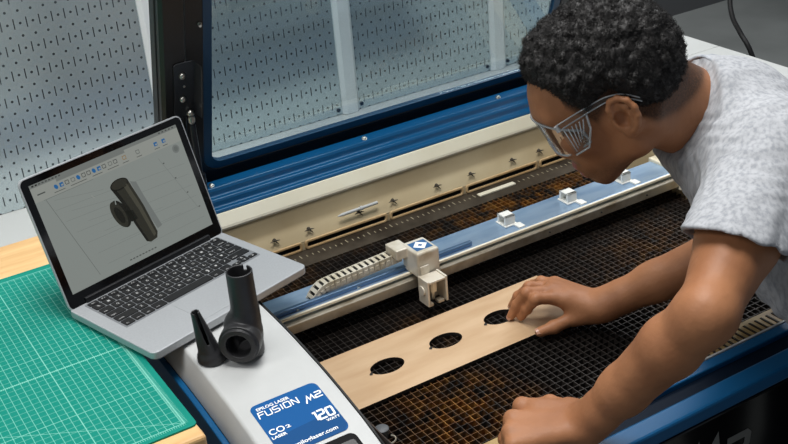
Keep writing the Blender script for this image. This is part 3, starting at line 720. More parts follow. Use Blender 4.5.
# lid
m = MB(); ll = rrect(.3160, .2210, .011, 6, .1572, .1062)
m.prism(ll, -.0048, -.0002, LS); scr = m.build('screen_lid', ALU, lap, bevel=.0012, seg=2)
m = MB(); m.prism(rrect(.3110, .2160, .0095, 6, .1572, .1062), -.0002, .0003, LS); m.build('screen_bezel', SCREENGLASS, scr)
E1 = lambda n, c, e: mat(n, '#050505', .35, spec=.25) if False else emat(n, c, e)
def emat(n, c, e):
    m = bpy.data.materials.new(n); m.use_nodes = True; b = m.node_tree.nodes['Principled BSDF']
    b.inputs['Base Color'].default_value = (.004, .004, .004, 1); b.inputs['Roughness'].default_value = .25; b.inputs['Specular IOR Level'].default_value = .3
    b.inputs['Emission Color'].default_value = lin(c); b.inputs['Emission Strength'].default_value = e; return m
EV = .66
UIC = [emat('screen_grey', '#A3AAA5', EV), emat('screen_toolbar', '#AFB3AC', EV), emat('screen_menu', '#8C918D', EV), emat('screen_line', '#7D837F', EV), emat('screen_blue', '#2F77B8', EV), emat('screen_dark', '#23241F', EV), emat('screen_mid', '#3A3A32', EV), emat('screen_text', '#5E625F', EV), emat('screen_shadow', '#8A908D', EV), emat('screen_light', '#57564A', EV), emat('screen_orange', '#A98A5A', EV)]
m = MB()
def q2(a0, b0, a1, b1, mi, t): m.add([LSD(a0, b0, t), LSD(a1, b0, t), LSD(a1, b1, t), LSD(a0, b1, t)], [(0, 1, 2, 3)], mi)
def poly(pts, mi, t): m.add([LSD(a, b, t) for a, b in pts], [tuple(range(len(pts)))], mi)
def line(p, q, w, mi, t): stroke(m, [p, q], w, lambda a, b: LSD(a, b, t), mi)
def ell(ca, cb, ra, rb, rot, mi, t, n=24):
    c, s = math.cos(rot), math.sin(rot)
    poly([(ca+ra*math.cos(2*math.pi*k/n)*c-rb*math.sin(2*math.pi*k/n)*s, cb+ra*math.cos(2*math.pi*k/n)*s+rb*math.sin(2*math.pi*k/n)*c) for k in range(n)], mi, t)
t0, t1, t2, t3, t4 = .0004, .0006, .0008, .0010, .0012
q2(.0140, .0210, .3000, .2000, 0, t0)
q2(.0140, .1720, .3000, .1945, 1, t1); q2(.0140, .1945, .3000, .2000, 2, t1); q2(.0600, .1900, .1900, .1945, 2, t2)
for i in range(9): q2(.018+i*.006, .1962, .0215+i*.006, .1985, 5 if i < 2 else 7, t2)
for i in range(5): q2(.262+i*.007, .1962, .2655+i*.007, .1985, 7, t2)
ic = [(.056, 4), (.066, 4), (.076, 7), (.087, 3), (.097, 4), (.107, 7), (.1165, 7), (.1265, 4), (.1365, 4), (.146, 7), (.158, 3), (.168, 7), (.186, 10), (.213, 3), (.250, 4), (.2665, 4)]
for a, c in ic:
    if c == 4 and a in (.056, .097, .1265): ell(a, .1832, .0030, .0040, .5, 4, t2)
    elif c == 4: q2(a-.0034, .1800, a+.0034, .1865, 4, t2); q2(a-.0010, .1812, a+.0026, .1838, 1, t3)
    else: stroke(m, [(a-.003, .1805), (a+.003, .1805), (a+.003, .186), (a-.003, .186), (a-.003, .1812)], .0011, lambda p, q: LSD(p, q, t2), c)
for a, b in ((.050, .070), (.080, .110), (.121, .140), (.150, .172), (.180, .192), (.208, .219), (.245, .256), (.262, .272)): q2(a, .1752, b, .1762, 7, t2)
q2(.022, .1815, .036, .1835, 7, t2); line((.0324, .1704), (.0700, .0300), .0009, 3, t1); line((.0290, .1712), (.1200, .1712), .0006, 3, t1)
for i in range(6): line((.045+.02*i, .165-.025*i), (.130+.030*i, .150-.022*i), .0004, 8, t1); line((.04+.01*i, .15-.022*i), (.29, .135-.019*i), .0004, 8, t1)
line((.245, .160), (.284, .060), .0006, 8, t1); ell(.2838, .1630, .007, .007, 0, 8, t1); ell(.2838, .1630, .0042, .0042, 0, 3, t2)
for i in range(4): q2(.2500+.012*i, .1480-.03*i, .2530+.012*i, .1500-.03*i, 7, t2)
for i in range(9): q2(.128+i*.0062, .0282, .132+i*.0062, .0300, 7, t2)
poly([(.1800, .1450), (.1905, .1400), (.1945, .1160), (.2070, .0580), (.1970, .0560), (.1870, .0950)], 8, t1)                 # shadow of the part
poly([(.1420, .1465), (.1772, .1490), (.1862, .1085), (.1880, .1000), (.1945, .0520), (.1900, .0430), (.1760, .0410), (.1690, .0450), (.1600, .0790), (.1555, .1070)], 6, t2)
poly([(.1640, .1480), (.1720, .1490), (.1815, .1080), (.1835, .0990), (.1905, .0500), (.1850, .0470), (.1765, .0980), (.1740, .1070)], 9, t3)
poly([(.1420, .1465), (.1490, .1470), (.1615, .1070), (.1650, .0780), (.1735, .0440), (.1690, .0450), (.1600, .0790), (.1555, .1070)], 5, t3)
ell(.1596, .1472, .0178, .0090, .06, 5, t3); ell(.1596, .1476, .0155, .0070, .06, 6, t4)
poly([(.1520, .1040), (.1660, .1010), (.1690, .0850), (.1560, .0840)], 5, t3)
ell(.1432, .1030, .0245, .0135, -1.33, 5, t3); ell(.1395, .1035, .0235, .0110, -1.33, 6, t4); ell(.1400, .1020, .0150, .0062, -1.33, 5, .0014)
poly([(.1395, .1200), (.1415, .1200), (.1430, .1285), (.1415, .1290)], 0, .0015); line((.1070, .1490), (.1100, .1435), .0014, 1, t1)
m.build('display', UIC, scr)
# ------------------------------------------------------------------ printed black parts standing on the control panel
def lathe_axis_obj(): pass
TB = v3((.1870, -.2570, -.0216)); UO = v3((.85, -.52, 0))*.0065; AX = v3((0, 0, 1))
brd = v3((-.62, -.78, .02)); brd /= np.linalg.norm(brd)
wye = Tree()
wye.u(Cap(TB+AX*.006, TB+AX*.046, .0265, .0265), 0); wye.u(Cap(TB+AX*.046, TB+AX*.068+UO, .0265, .0198), .006); wye.u(Cap(TB+AX*.06+UO, TB+AX*.136+UO, .0200, .0192), .006)
wye.u(Cap(TB+AX*.0315, TB+AX*.0315+brd*.026, .0275, .0275), .004)
wye.u(Cap(TB+AX*.0315+brd*.020, TB+AX*.0315+brd*.0290, .0305), .001)
wye.ops.append(('i', Half(TB, AX), .0)); wye.ops[-1] = ('s', Half(TB, AX), 0)
def below(P, p, n): return (P-p)@n
wye.ops[-1] = ('s', Fn(lambda P: (P-TB)@AX), .0008)                                   # flat foot
wye.s_(Fn(lambda P: -((P-(TB+AX*.1360))@AX)), .0006)                                  # flat top
wye.s_(Fn(lambda P: -((P-(TB+AX*.0315+brd*.0375))@brd)), .0006)                       # flat branch face
def cyl_d(P, a, n, r): q = P-a; t = q@n; return np.sqrt(np.maximum(((q-t[:, None]*n)**2).sum(1), 0))-r
wye.s_(Fn(lambda P: np.maximum(cyl_d(P, TB+UO, AX, .0166), -((P-(TB+AX*.010))@AX))), .0006)
wye.s_(Fn(lambda P: np.maximum(cyl_d(P, TB+AX*.0315, brd, .0185), -((P-TB)@brd))), .0006)
wye.s_(Fn(lambda P: np.maximum(np.maximum(-(cyl_d(P, TB+AX*.0315, brd, .0268)), -((P-(TB+AX*.0315+brd*.0335))@brd)), -1)), .0004)   # stepped collar
sl = v3((.80, .60, 0)); sl2 = v3((-.60, .80, 0))
wye.s_(Fn(lambda P: np.maximum(np.maximum(np.abs((P-TB-UO)@sl2)-.0026, .128-(P-TB)@AX), -(P-TB-UO)@sl)), .0004)   # slot in the rim
V, Fq = mesh_sdf(wye, .0011, .004)
w_ = np_obj('pipe_fitting', V-TB, Fq, PRINT); w_.location = tuple(TB)
tag(w_, 'tall black printed pipe fitting with an open side port standing on white panel', 'pipe fitting')
CB = v3((.1375, -.2430, -.0212)); CT = CB+v3((-.015, -.003, .089)); ca = (CT-CB)/np.linalg.norm(CT-CB); side = v3((-.10, -.99, 0)); side -= ca*(side@ca); side /= np.linalg.norm(side); s2 = np.cross(ca, side)
cone = Tree(); cone.u(Cap(CB+ca*.004, CT-ca*.004, .0180, .0066), 0)
cone.u(Cap(CB+v3((0, 0, .0015)), CB+v3((0, 0, .0045)), .0215), .002)
cone.s_(Fn(lambda P: P[:, 2]-CB[2]), .0006); cone.s_(Fn(lambda P: -((P-(CT-ca*.002))@ca)), .0006)
def cone_in(P): q = P-CB; t = q@ca; return np.sqrt(np.maximum(((q-t[:, None]*ca)**2).sum(1), 0))-(.0150-t*.122)
cone.s_(Fn(lambda P: np.maximum(cone_in(P), .004-(P-CB)@ca)), .0005)
cone.s_(Fn(lambda P: np.maximum(np.maximum(np.abs((P-CB)@s2)-.0024+.0016*np.clip((.045-(P-CB)@ca)/.02, 0, 1), .034-(P-CB)@ca), -(P-CB)@side)), .0005)
V, Fq = mesh_sdf(cone, .0009, .004)
c_ = np_obj('cone_nozzle', V-CB, Fq, PRINT); c_.location = tuple(CB)
tag(c_, 'slotted black printed cone standing beside the pipe fitting, on its left', 'nozzle')
# ------------------------------------------------------------------ cable hanging behind
m = MB(); cpts = [(2.02, .60, 1.2), (1.985, .50, .42), (1.963, .456, .134), (1.90, .435, .02), (1.880, .410, -.035), (1.884, .380, -.080), (1.890, .343, -.131), (1.93, .30, -.30), (2.05, .28, -.6), (2.3, .3, -1.0)]
def crm(P, n=6):
    P = [Vector(p) for p in P]; out = []
    for i in range(len(P)-1):
        a, b, c, d = P[max(i-1, 0)], P[i], P[i+1], P[min(i+2, len(P)-1)]
        for k in range(n):
            t = k/n; out.append(.5*((2*b)+(c-a)*t+(2*a-5*b+4*c-d)*t*t+(3*b-a-3*c+d)*t**3))
    return out+[P[-1]]
m.tube(crm(cpts), .0065, 10); o = m.build('hanging_cable', RUBBER, smooth=True); tag(o, 'thick black cable hanging beyond the bench end above the leaning person’s back', 'cable')
# ------------------------------------------------------------------ person
J = {k: v3(v) for k, v in {'neck_base': [0.83461, -0.51596, 0.25558], 'ls': [0.79683, -0.66819, 0.23421], 'le': [0.57217, -0.78405, 0.14912], 'lw': [0.50543, -0.64604, -0.06552], 'rw': [0.75951, -0.38392, -0.102], 're': [0.96539, -0.52728, 0.02093], 'pelvis': [1.12, -0.91, -0.06]}.items()}
RH = {k: [v3(p) for p in v] for k, v in {'index': [[0.69984, -0.33686, -0.088], [0.66759, -0.32541, -0.083], [0.66352, -0.30572, -0.11], [0.66066, -0.29228, -0.131]], 'middle': [[0.70339, -0.31952, -0.084], [0.6659, -0.30377, -0.081], [0.65837, -0.28526, -0.11], [0.64958, -0.27933, -0.131]], 'ring': [[0.71775, -0.30152, -0.088], [0.68541, -0.28372, -0.086], [0.67727, -0.26316, -0.11], [0.67211, -0.2522, -0.131]], 'pinky': [[0.73545, -0.28998, -0.094], [0.72355, -0.26716, -0.096], [0.7265, -0.24075, -0.115], [0.72574, -0.22709, -0.131]], 'thumb': [[0.74211, -0.37701, -0.112], [0.71244, -0.36455, -0.118], [0.67905, -0.35671, -0.126], [0.65486, -0.35065, -0.129]]}.items()}
LH = {k: [v3(p) for p in v] for k, v in {'index': [[0.45908, -0.56112, -0.066], [0.44756, -0.5566, -0.096], [0.46106, -0.57485, -0.112], [0.48168, -0.58017, -0.108]], 'middle': [[0.4299, -0.57926, -0.064], [0.42002, -0.57489, -0.096], [0.43483, -0.59084, -0.112], [0.45478, -0.59873, -0.108]], 'ring': [[0.4121, -0.59831, -0.066], [0.40287, -0.59557, -0.097], [0.41817, -0.61039, -0.112], [0.43778, -0.61823, -0.108]], 'pinky': [[0.40303, -0.61667, -0.072], [0.39401, -0.61632, -0.098], [0.41103, -0.62851, -0.112], [0.42805, -0.63714, -0.108]], 'thumb': [[0.52371, -0.62449, -0.07], [0.51229, -0.59784, -0.072], [0.50563, -0.56422, -0.08], [0.49325, -0.54337, -0.09]]}.items()}
HO = v3([0.67612, -0.50226, 0.32314]); HB = v3([[-0.66423, -0.60109, -0.4444], [0.53681, -0.79728, 0.27603], [-0.52023, -0.05521, 0.85224]])         # head origin between the ears; columns: forward, left, up
SKIN = mat('brown_skin', '#A97450', .52, spec=.35, noise=('#8F5E3F', 14, .35, .75, (1, 1, 1)), bump=(75, .45, (1, 1, 1)))
LIP = mat('lip', '#8A4A45', .4)
HAIRM = mat('black_hair', '#1B1918', .6, spec=.4)
SHIRT = mat('heather_grey_cotton', '#B0B2B6', .85, spec=.2, noise=('#94979C', 170, .40, .66, (1, 1, .3)), bump=(500, .15, (1, 1, 1)))
TROU = mat('dark_trousers', '#23262C', .85, spec=.2)
SHOE = mat('dark_shoe', '#17181A', .6)
per = thing('person', 'person in grey t-shirt leaning over the machine, one hand on the plywood', 'person', (1.13, -.90, FZ))
NB, LSH, LE, LW, RW, RE = J['neck_base'], J['ls'], J['le'], J['lw'], J['rw'], J['re']
PV = J['pelvis']; sp = (PV-NB)/np.linalg.norm(PV-NB)
lat = (LSH-NB)-sp*((LSH-NB)@sp); lat /= np.linalg.norm(lat)
ant = np.cross(lat, -sp)
RSH = LSH-2*lat*((LSH-NB)@lat)
nrm = lambda a: a/np.linalg.norm(a)
H = lambda x, y, z: HO+HB@v3((x, y, z))
B_ = Tree()
# head
hd = Tree()
hd.u(Ell(H(.004, 0, .030), (.098, .075, .084), HB), 0)
hd.u(Ell(H(.060, 0, .040), (.041, .056, .042), HB), .026)           # forehead
hd.u(Ell(H(.045, 0, -.030), (.056, .056, .056), HB), .03)          # face mass
hd.u(Cap(H(.074, 0, -.086), H(.066, 0, -.086), .0145), .022)         # chin
for s in (1, -1):
    hd.u(Cap(H(.002, .054*s, -.052), H(.070, .020*s, -.090), .013, .013), .028)   # jaw
    hd.u(Cap(H(.000, .056*s, -.010), H(.002, .055*s, -.054), .016, .014), .028)   # ramus
    hd.u(Ell(H(.066, .044*s, -.012), (.024, .020, .017), HB), .022)               # cheekbone
    hd.u(Cap(H(.098, .010*s, .0345), H(.084, .046*s, .036), .0085, .008), .016)   # brow
hd.u(Ell(H(.082, 0, -.062), (.0185, .028, .026), HB), .014)          # muzzle
hd.u(Cap(H(.098, 0, .016), H(.1035, 0, -.026), .0072, .0098), .012)  # nose
hd.u(Ell(H(.1050, 0, -.032), (.0108, .0125, .0100), HB), .008)
for s in (1, -1): hd.u(Ell(H(.0975, .0135*s, -.035), (.011, .0085, .009), HB), .007)
hd.u(Cap(H(.0955, -.016, -.0625), H(.0955, .016, -.0625), .0065), .006); hd.u(Cap(H(.0990, -.007, -.0615), H(.0990, .007, -.0615), .0062), .006)   # upper lip
hd.u(Cap(H(.0925, -.014, -.0765), H(.0925, .014, -.0765), .0070), .006); hd.u(Cap(H(.0955, -.006, -.0765), H(.0955, .006, -.0765), .0062), .006)   # lower lip
hd.u(Cap(H(.081, 0, -.093), H(.076, 0, -.094), .0115), .014)
for s in (1, -1):
    hd.s_(Ell(H(.092, .031*s, .016), (.014, .018, .011), HB), .016)  # eye sockets
    hd.u(Ell(H(.0775, .031*s, .0155), (.0125, .0125, .0120), HB), .003)
    hd.u(Cap(H(.0895, .020*s, .0235), H(.0840, .044*s, .0215), .0032), .004)      # lid fold
    # ear
    e = Tree(); tl = .42
    A = lambda x, z, o=0.: H(-.004+x*.95, (.0785+o+max(0, .004-x)*tl)*s, .001+z*.94)
    e.u(Ell(A(-.002, -.001), (.019, .0055, .030), HB), 0)
    hl = [(.010, .008), (.011, .020), (.004, .030), (-.008, .0315), (-.018, .024), (-.022, .010), (-.0195, -.004), (-.013, -.016), (-.004, -.025)]
    for i in range(len(hl)-1): e.u(Cap(A(*hl[i], .005), A(*hl[i+1], .005), .0043, .0041), .003)
    e.u(Ell(A(.002, -.027, .001), (.0088, .0048, .0085), HB), .006)               # lobe
    ah = [(-.004, .021), (-.0115, .014), (-.0125, .002), (-.008, -.010), (.000, -.016)]
    for i in range(len(ah)-1): e.u(Cap(A(*ah[i], .003), A(*ah[i+1], .003), .0036, .0034), .003)
    e.u(Cap(A(.0125, -.006, .001), A(.0115, -.012, .001), .0046, .0042), .004)    # tragus
    e.s_(Ell(A(.0025, -.002, .005), (.0090, .0105, .0125), HB), .003)               # concha
    e.fin(); hd.u(e, .005)
hd.s_(Cap(H(.1035, -.020, -.0690), H(.1035, .020, -.0690), .0018), .003)         # mouth line
hd.fin(); B_.u(hd, 0)
# neck
nk0 = H(-.030, 0, -.020); nk1 = NB+lat*.0
B_.u(Cap(H(-.020, 0, -.035), NB+ant*.012, .053, .056), .03)
B_.u(Cap(H(-.058, 0, -.005), NB-ant*.004, .034, .046), .03)
for s in (1, -1): B_.u(Cap(H(-.028, .058*s, -.030), NB+ant*.055+lat*.020*s+sp*.015, .016, .014), .02)
# torso core, kept inside the shirt
B_.u(Cap(NB+sp*.02, NB+sp*.16+ant*.03, .055, .080), .03); B_.u(Cap(NB+sp*.16+ant*.03, PV-sp*.04+ant*.04, .080, .070), .03)
for s, Q in ((1, LSH), (-1, RSH)): B_.u(Cap(NB+sp*.05, Q, .040, .046), .03)
def arm(Sh, El, Wr, outv):
    u = nrm(El-Sh); f = nrm(Wr-El)
    out = nrm(outv-u*(outv@u))
    B_.u(Cap(Sh, Sh+(El-Sh)*.5, .050, .0515), .03); B_.u(Cap(Sh+(El-Sh)*.45, El, .0490, .0355), .02)
    B_.u(Ell(Sh+(El-Sh)*.52+out*.012, (.028, .030, .080), np.stack([out, np.cross(u, out), u], 1)), .03)
    B_.u(Ell(Sh+(El-Sh)*.55-out*.014, (.026, .032, .085), np.stack([out, np.cross(u, out), u], 1)), .03)
    B_.u(Cap(El-f*.002, El+f*.01, .0290, .033), .012)
    B_.u(Cap(El, El+(Wr-El)*.28, .0345, .0380), .018); B_.u(Cap(El+(Wr-El)*.28, El+(Wr-El)*.68, .0380, .0325), .014); B_.u(Cap(El+(Wr-El)*.66, Wr-f*.01, .0325, .0262), .012)
    sd_ = nrm(np.cross(f, v3((0, 0, 1)))); B_.u(Ell(El+(Wr-El)*.30+sd_*.010*(1 if outv[1] < 0 else -1), (.022, .026, .075), np.stack([sd_, np.cross(f, sd_), f], 1)), .02)
    return u, f
def hand(Hd, Wr, El, rad=1., bk=None):
    f = nrm(Wr-El); t = Tree()
    across = nrm(Hd['pinky'][0]-Hd['index'][0])
    for i, k in enumerate(('index', 'middle', 'ring', 'pinky')):
        M = Hd[k][0]; w0 = Wr+across*(-.014+.0095*i)+f*.004
        t.u(Cap(w0, M, .0165, .0118*rad), .014)
    t.u(Cap(Wr-f*.03-across*.009, Wr+f*.012-across*.010, .0205, .0185), .016); t.u(Cap(Wr-f*.03+across*.009, Wr+f*.012+across*.010, .0205, .0185), .016)
    th = Hd['thumb']; t.u(Cap(Wr+(th[0]-Wr)*.4, th[1], .0170, .0135), .014)
    t.u(Cap(Hd['index'][0]*.75+Wr*.25, th[0]*.4+th[1]*.6, .0115, .012), .014)
    pm = (Hd['index'][0]+Hd['pinky'][0])/2
    t.u(Cap(Wr+f*.02, pm+(Hd['ring'][1]-Hd['ring'][0])*.15, .017, .013), .014)
    fr = dict(index=.0092, middle=.0094, ring=.0089, pinky=.0078, thumb=.0108)
    for k, pts in Hd.items():
        r = fr[k]*rad; g = Tree()
        if k == 'thumb': rs = [r*1.25, r*1.12, r*1.0, r*.82]
        else: rs = [r*1.16, r*1.06, r*.93, r*.80]
        for i in range(3): g.u(Cap(pts[i], pts[i+1], rs[i]*(.97 if i else 1), rs[i+1]*.95), .002)
        for i in (1, 2): g.u(Ell(pts[i], (rs[i]*1.06,)*3), .004)
        if k != 'thumb': g.u(Ell(pts[0], (r*1.22,)*3), .006)
        g.fin(); t.u(g, .0032)
    t.fin(); return t
B_.ops += []
arm(LSH, LE, LW, v3((-.7, -.5, .3))); arm(RSH, RE, RW, v3((-.5, .6, .3)))
lhand = hand(LH, LW, LE, 1.05); rhand = hand(RH, RW, RE, 1.0)
B_.u(lhand, .014); B_.u(rhand, .014)
def pt_dir(a, b): return nrm(b-a)
def head_disp(P): return 0
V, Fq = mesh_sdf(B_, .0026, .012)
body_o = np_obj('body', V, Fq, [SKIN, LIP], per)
# lips take their own colour
q = (V-HO)@HB; fc = q[Fq].mean(1)
lipm = (np.abs(fc[:, 1]) < .021) & (fc[:, 0] > .0930-.25*np.abs(fc[:, 1])) & (fc[:, 2] > -.0835) & (fc[:, 2] < -.0555+.002)
body_o.data.polygons.foreach_set('material_index', lipm.astype(np.int32))
# speckled darker tone along jaw, chin and upper lip, and close-cropped hair at the temples and nape
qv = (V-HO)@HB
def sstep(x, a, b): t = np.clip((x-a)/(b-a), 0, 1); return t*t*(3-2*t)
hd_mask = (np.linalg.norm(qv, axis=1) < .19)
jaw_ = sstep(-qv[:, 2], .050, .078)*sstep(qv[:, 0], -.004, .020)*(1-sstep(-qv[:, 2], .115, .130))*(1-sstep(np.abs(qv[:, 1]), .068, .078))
upper_lip_dark = sstep(qv[:, 0], .086, .094)*np.exp(-((qv[:, 2]+.053)/.006)**2)
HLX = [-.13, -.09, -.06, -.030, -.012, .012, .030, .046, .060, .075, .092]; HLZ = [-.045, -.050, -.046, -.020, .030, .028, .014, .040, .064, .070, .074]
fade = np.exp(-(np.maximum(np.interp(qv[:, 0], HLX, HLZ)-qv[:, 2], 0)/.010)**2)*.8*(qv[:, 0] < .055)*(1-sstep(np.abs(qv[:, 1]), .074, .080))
st_ = np.where(hd_mask, np.clip(jaw_*.55+upper_lip_dark*.5+fade, 0, .85), 0)
at = body_o.data.attributes.new('face_dark', 'FLOAT', 'POINT'); at.data.foreach_set('value', st_.astype(np.float32))
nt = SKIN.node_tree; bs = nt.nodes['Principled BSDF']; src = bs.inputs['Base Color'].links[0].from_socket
an_ = nt.nodes.new('ShaderNodeAttribute'); an_.attribute_name = 'face_dark'
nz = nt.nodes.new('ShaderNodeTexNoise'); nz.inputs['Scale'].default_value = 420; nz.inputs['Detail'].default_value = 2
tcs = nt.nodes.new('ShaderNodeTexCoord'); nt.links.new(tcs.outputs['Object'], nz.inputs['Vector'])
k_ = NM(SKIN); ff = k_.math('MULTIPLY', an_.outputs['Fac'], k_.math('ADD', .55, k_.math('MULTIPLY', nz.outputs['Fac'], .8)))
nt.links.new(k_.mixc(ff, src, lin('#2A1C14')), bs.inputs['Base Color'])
# finger nails
NAIL = mat('finger_nail', '#B98A72', .3)
m = MB()
def nail(tip, dip, upv, r):
    d = nrm(tip-dip); n = nrm(upv-d*(upv@d)); s = np.cross(d, n); c = tip+d*r*.1+n*r*.62; vs = []
    for i in range(5):
        for j in range(5):
            a = -1+i*.5; b = -1+j*.5; vs.append(c+d*r*.75*a+s*r*.62*b*(1-.12*max(a, 0)**2)+n*r*(.20-.22*b*b-.10*a*a))
    m.add(vs, [(i*5+j, i*5+j+1, i*5+j+6, i*5+j+5) for i in range(4) for j in range(4)])
for k, r in (('index', .0078), ('middle', .0080), ('ring', .0075)):
    pts = RH[k]; nail(pts[3], pts[2], nrm((pts[1]-pts[2])+(pts[3]-pts[2])*-.2)*1.+v3((-.2, .1, .4)), r)
nail(RH['thumb'][3], RH['thumb'][2], v3((-.3, -.35, .8)), .0095)
m.build('finger_nails', NAIL, body_o, smooth=True)
# hair: a dense volume with a lumpy surface, plus short coils
hr = Tree()
hr.u(Ell(H(-.004, 0, .040), (.105, .091, .092), HB), 0); hr.u(Ell(H(.030, 0, .058), (.070, .080, .074), HB), .03); hr.u(Ell(H(-.036, 0, .042), (.064, .082, .088), HB), .03)
HLX = [-.13, -.09, -.06, -.030, -.012, .012, .030, .046, .060, .075, .092]; HLZ = [-.045, -.050, -.046, -.020, .030, .028, .014, .040, .064, .070, .074]
def below_hairline(P):
    q = (P-HO)@HB; return (q[:, 2]-np.interp(q[:, 0], HLX, HLZ))*.75
def hair_clump(P): 
    q = (P-HO)@HB
    amt = np.clip((q[:, 2]-np.interp(q[:, 0], HLX, HLZ))/.045, .12, 1)
    return (worley(q, .0150, 5)-.45)*.0105*amt+(worley(q, .0050, 9)-.5)*.0042*amt+(1-amt)*.014
hr.ops.append(('s', Fn(lambda P: below_hairline(P)), .006)); hr.disp = hair_clump
V, Fq = mesh_sdf(hr, .0022, .016)
hair_o = np_obj('hair', V, Fq, HAIRM, per, smooth=True)
hair_o['label'] = 'short black coiled hair'
rng = np.random.default_rng(3)
tri = V[Fq]; ctr = tri.mean(1); nv = np.cross(tri[:, 2]-tri[:, 0], tri[:, 3]-tri[:, 1]); ar = np.linalg.norm(nv, axis=1); nv /= np.maximum(ar, 1e-12)[:, None]
outd = ctr-H(0, 0, .03); outd /= np.linalg.norm(outd, axis=1)[:, None]; nv = np.where(((nv*outd).sum(1) < 0)[:, None], -nv, nv)
pick = np.where((nv*outd).sum(1) > .05)[0]; pr_ = ar[pick]/ar[pick].sum(); sel = rng.choice(pick, 15000, p=pr_)
cv, cf = [], []
for ix in sel:
    c = ctr[ix]; n = nrm(outd[ix]*.6+nv[ix]*.4+rng.normal(0, .35, 3)); a = np.cross(n, rng.normal(0, 1, 3)); a /= np.linalg.norm(a); b = np.cross(n, a)
    L = rng.uniform(.003, .0075); R0_ = rng.uniform(.0010, .0022); tw = rng.uniform(1.2, 2.2)*2*math.pi; ph = rng.uniform(0, 6.3); ns = 8; base = len(cv)*1; b0 = len(cv)
    for i in range(ns+1):
        t = i/ns; p = c-n*.002+n*L*t+(a*math.cos(ph+tw*t)+b*math.sin(ph+tw*t))*R0_*(.4+.6*t); r = .00055*(1-.5*t)
        for k in range(3):
            an = 2.094*k; cv.append(p+(a*math.cos(an)+b*math.sin(an))*r)
    for i in range(ns):
        for k in range(3): cf.append((b0+i*3+k, b0+i*3+(k+1) % 3, b0+(i+1)*3+(k+1) % 3, b0+(i+1)*3+k))
co = np_obj('hair_coils', np.array(cv), np.array(cf), HAIRM, hair_o); co['kind'] = 'stuff'
# eyebrows kept to a light brow shape
m = MB()
for s in (1, -1):
    P = [H(.1035, .012*s, .037), H(.1010, .026*s, .041), H(.0925, .042*s, .040), H(.0840, .051*s, .035)]
    m.tube(crm(P, 4), .0026, 6)
m.build('eyebrows', HAIRM, body_o)
# t-shirt
sh = Tree()
nd0 = nrm(NB-H(-.035, 0, -.02)); sh.u(Cap(NB-nd0*.105, NB+sp*.05, .0690, .092), 0)
sh.u(Cap(NB+sp*.045+ant*.008, NB+sp*.17+ant*.022, .086, .122), .05)
for s in (1, -1):
    sh.u(Cap(NB+sp*.13+ant*.025+lat*.075*s, NB+sp*.33+ant*.035+lat*.065*s, .108, .102), .05)
    sh.u(Cap(NB+sp*.33+ant*.035+lat*.065*s, PV+sp*.03+lat*.06*s, .102, .112), .05)
    sh.u(Cap(NB+sp*.26+ant*.065+lat*.05*s, PV-sp*.03+ant*.075+lat*.05*s, .105, .115), .05)
    Q, E2 = (LSH, LE) if s == 1 else (RSH, RE)
    u = nrm(E2-Q)
    sh.u(Cap(NB+sp*.030-ant*.006+lat*.02*s, Q-u*.005, .062, .0675), .055)
    sh.u(Cap(Q-u*.01, Q+u*(0.152+.03), .0690, .0700), .035)
def cloth(P):
    a = (P-NB)@sp; b = (P-NB)@lat; c = (P-NB)@ant
    w = .0016*np.sin(70*b+38*a+9*np.sin(21*a+5*c))*np.clip((a-.02)/.12, 0, 1)
    ql = P-LSH; ul = nrm(LE-LSH); t = ql@ul; rr = np.linalg.norm(ql-t[:, None]*ul, axis=1)
    near = np.exp(-(np.linalg.norm(ql, axis=1)/.12)**2)
    ang = np.arctan2(ql@np.cross(ul, lat), ql@lat)
    w += near*np.clip((.085-t)/.04, 0, 1)*(.0026*np.sin(4*ang+42*t+1.)+.0010*np.sin(9*ang-60*t))
    return w+.0006*np.sin(160*a+90*b+6*np.sin(60*c))
sh.disp = cloth
neckdir = nrm(NB-H(-.035, 0, -.02))
nc = NB-neckdir*.038; TIL = .45
sh.s_(Fn(lambda P: np.maximum((P-(nc-neckdir*.006))@neckdir+TIL*(np.sqrt(((P-NB)@lat)**2+.0004)-.02), np.linalg.norm((P-nc)-((P-nc)@neckdir)[:, None]*neckdir, axis=1)-.088)), .006)       # neck opening plane
for Q, E2, L_ in ((LSH, LE, 0.152), (RSH, RE, .12)):
    u = nrm(E2-Q); hn = nrm(u+v3([0.43, 0.26, -0.25])*(1 if Q is LSH else 0)); p0 = Q+u*L_
    sh.s_(Fn(lambda P, p0=p0, hn=hn, Q=Q: np.maximum(-((P-p0)@hn), np.linalg.norm(P-p0, axis=1)-.12)), .004)
    def pocket(P, p0=p0, u=u, hn=hn):          # hollow at the sleeve end so the cuff stands off the arm
        q = P-p0; t = q@u; r = np.linalg.norm(q-t[:, None]*u, axis=1); return np.maximum(np.maximum(r-.0625, -.016-(q@hn)), np.linalg.norm(q, axis=1)-.12)
    sh.s_(Fn(pocket), .003)
V, Fq = mesh_sdf(sh, .0034, .016)
ts = np_obj('t_shirt', V, Fq, SHIRT, per); ts['label'] = 'heather grey short-sleeved t-shirt'
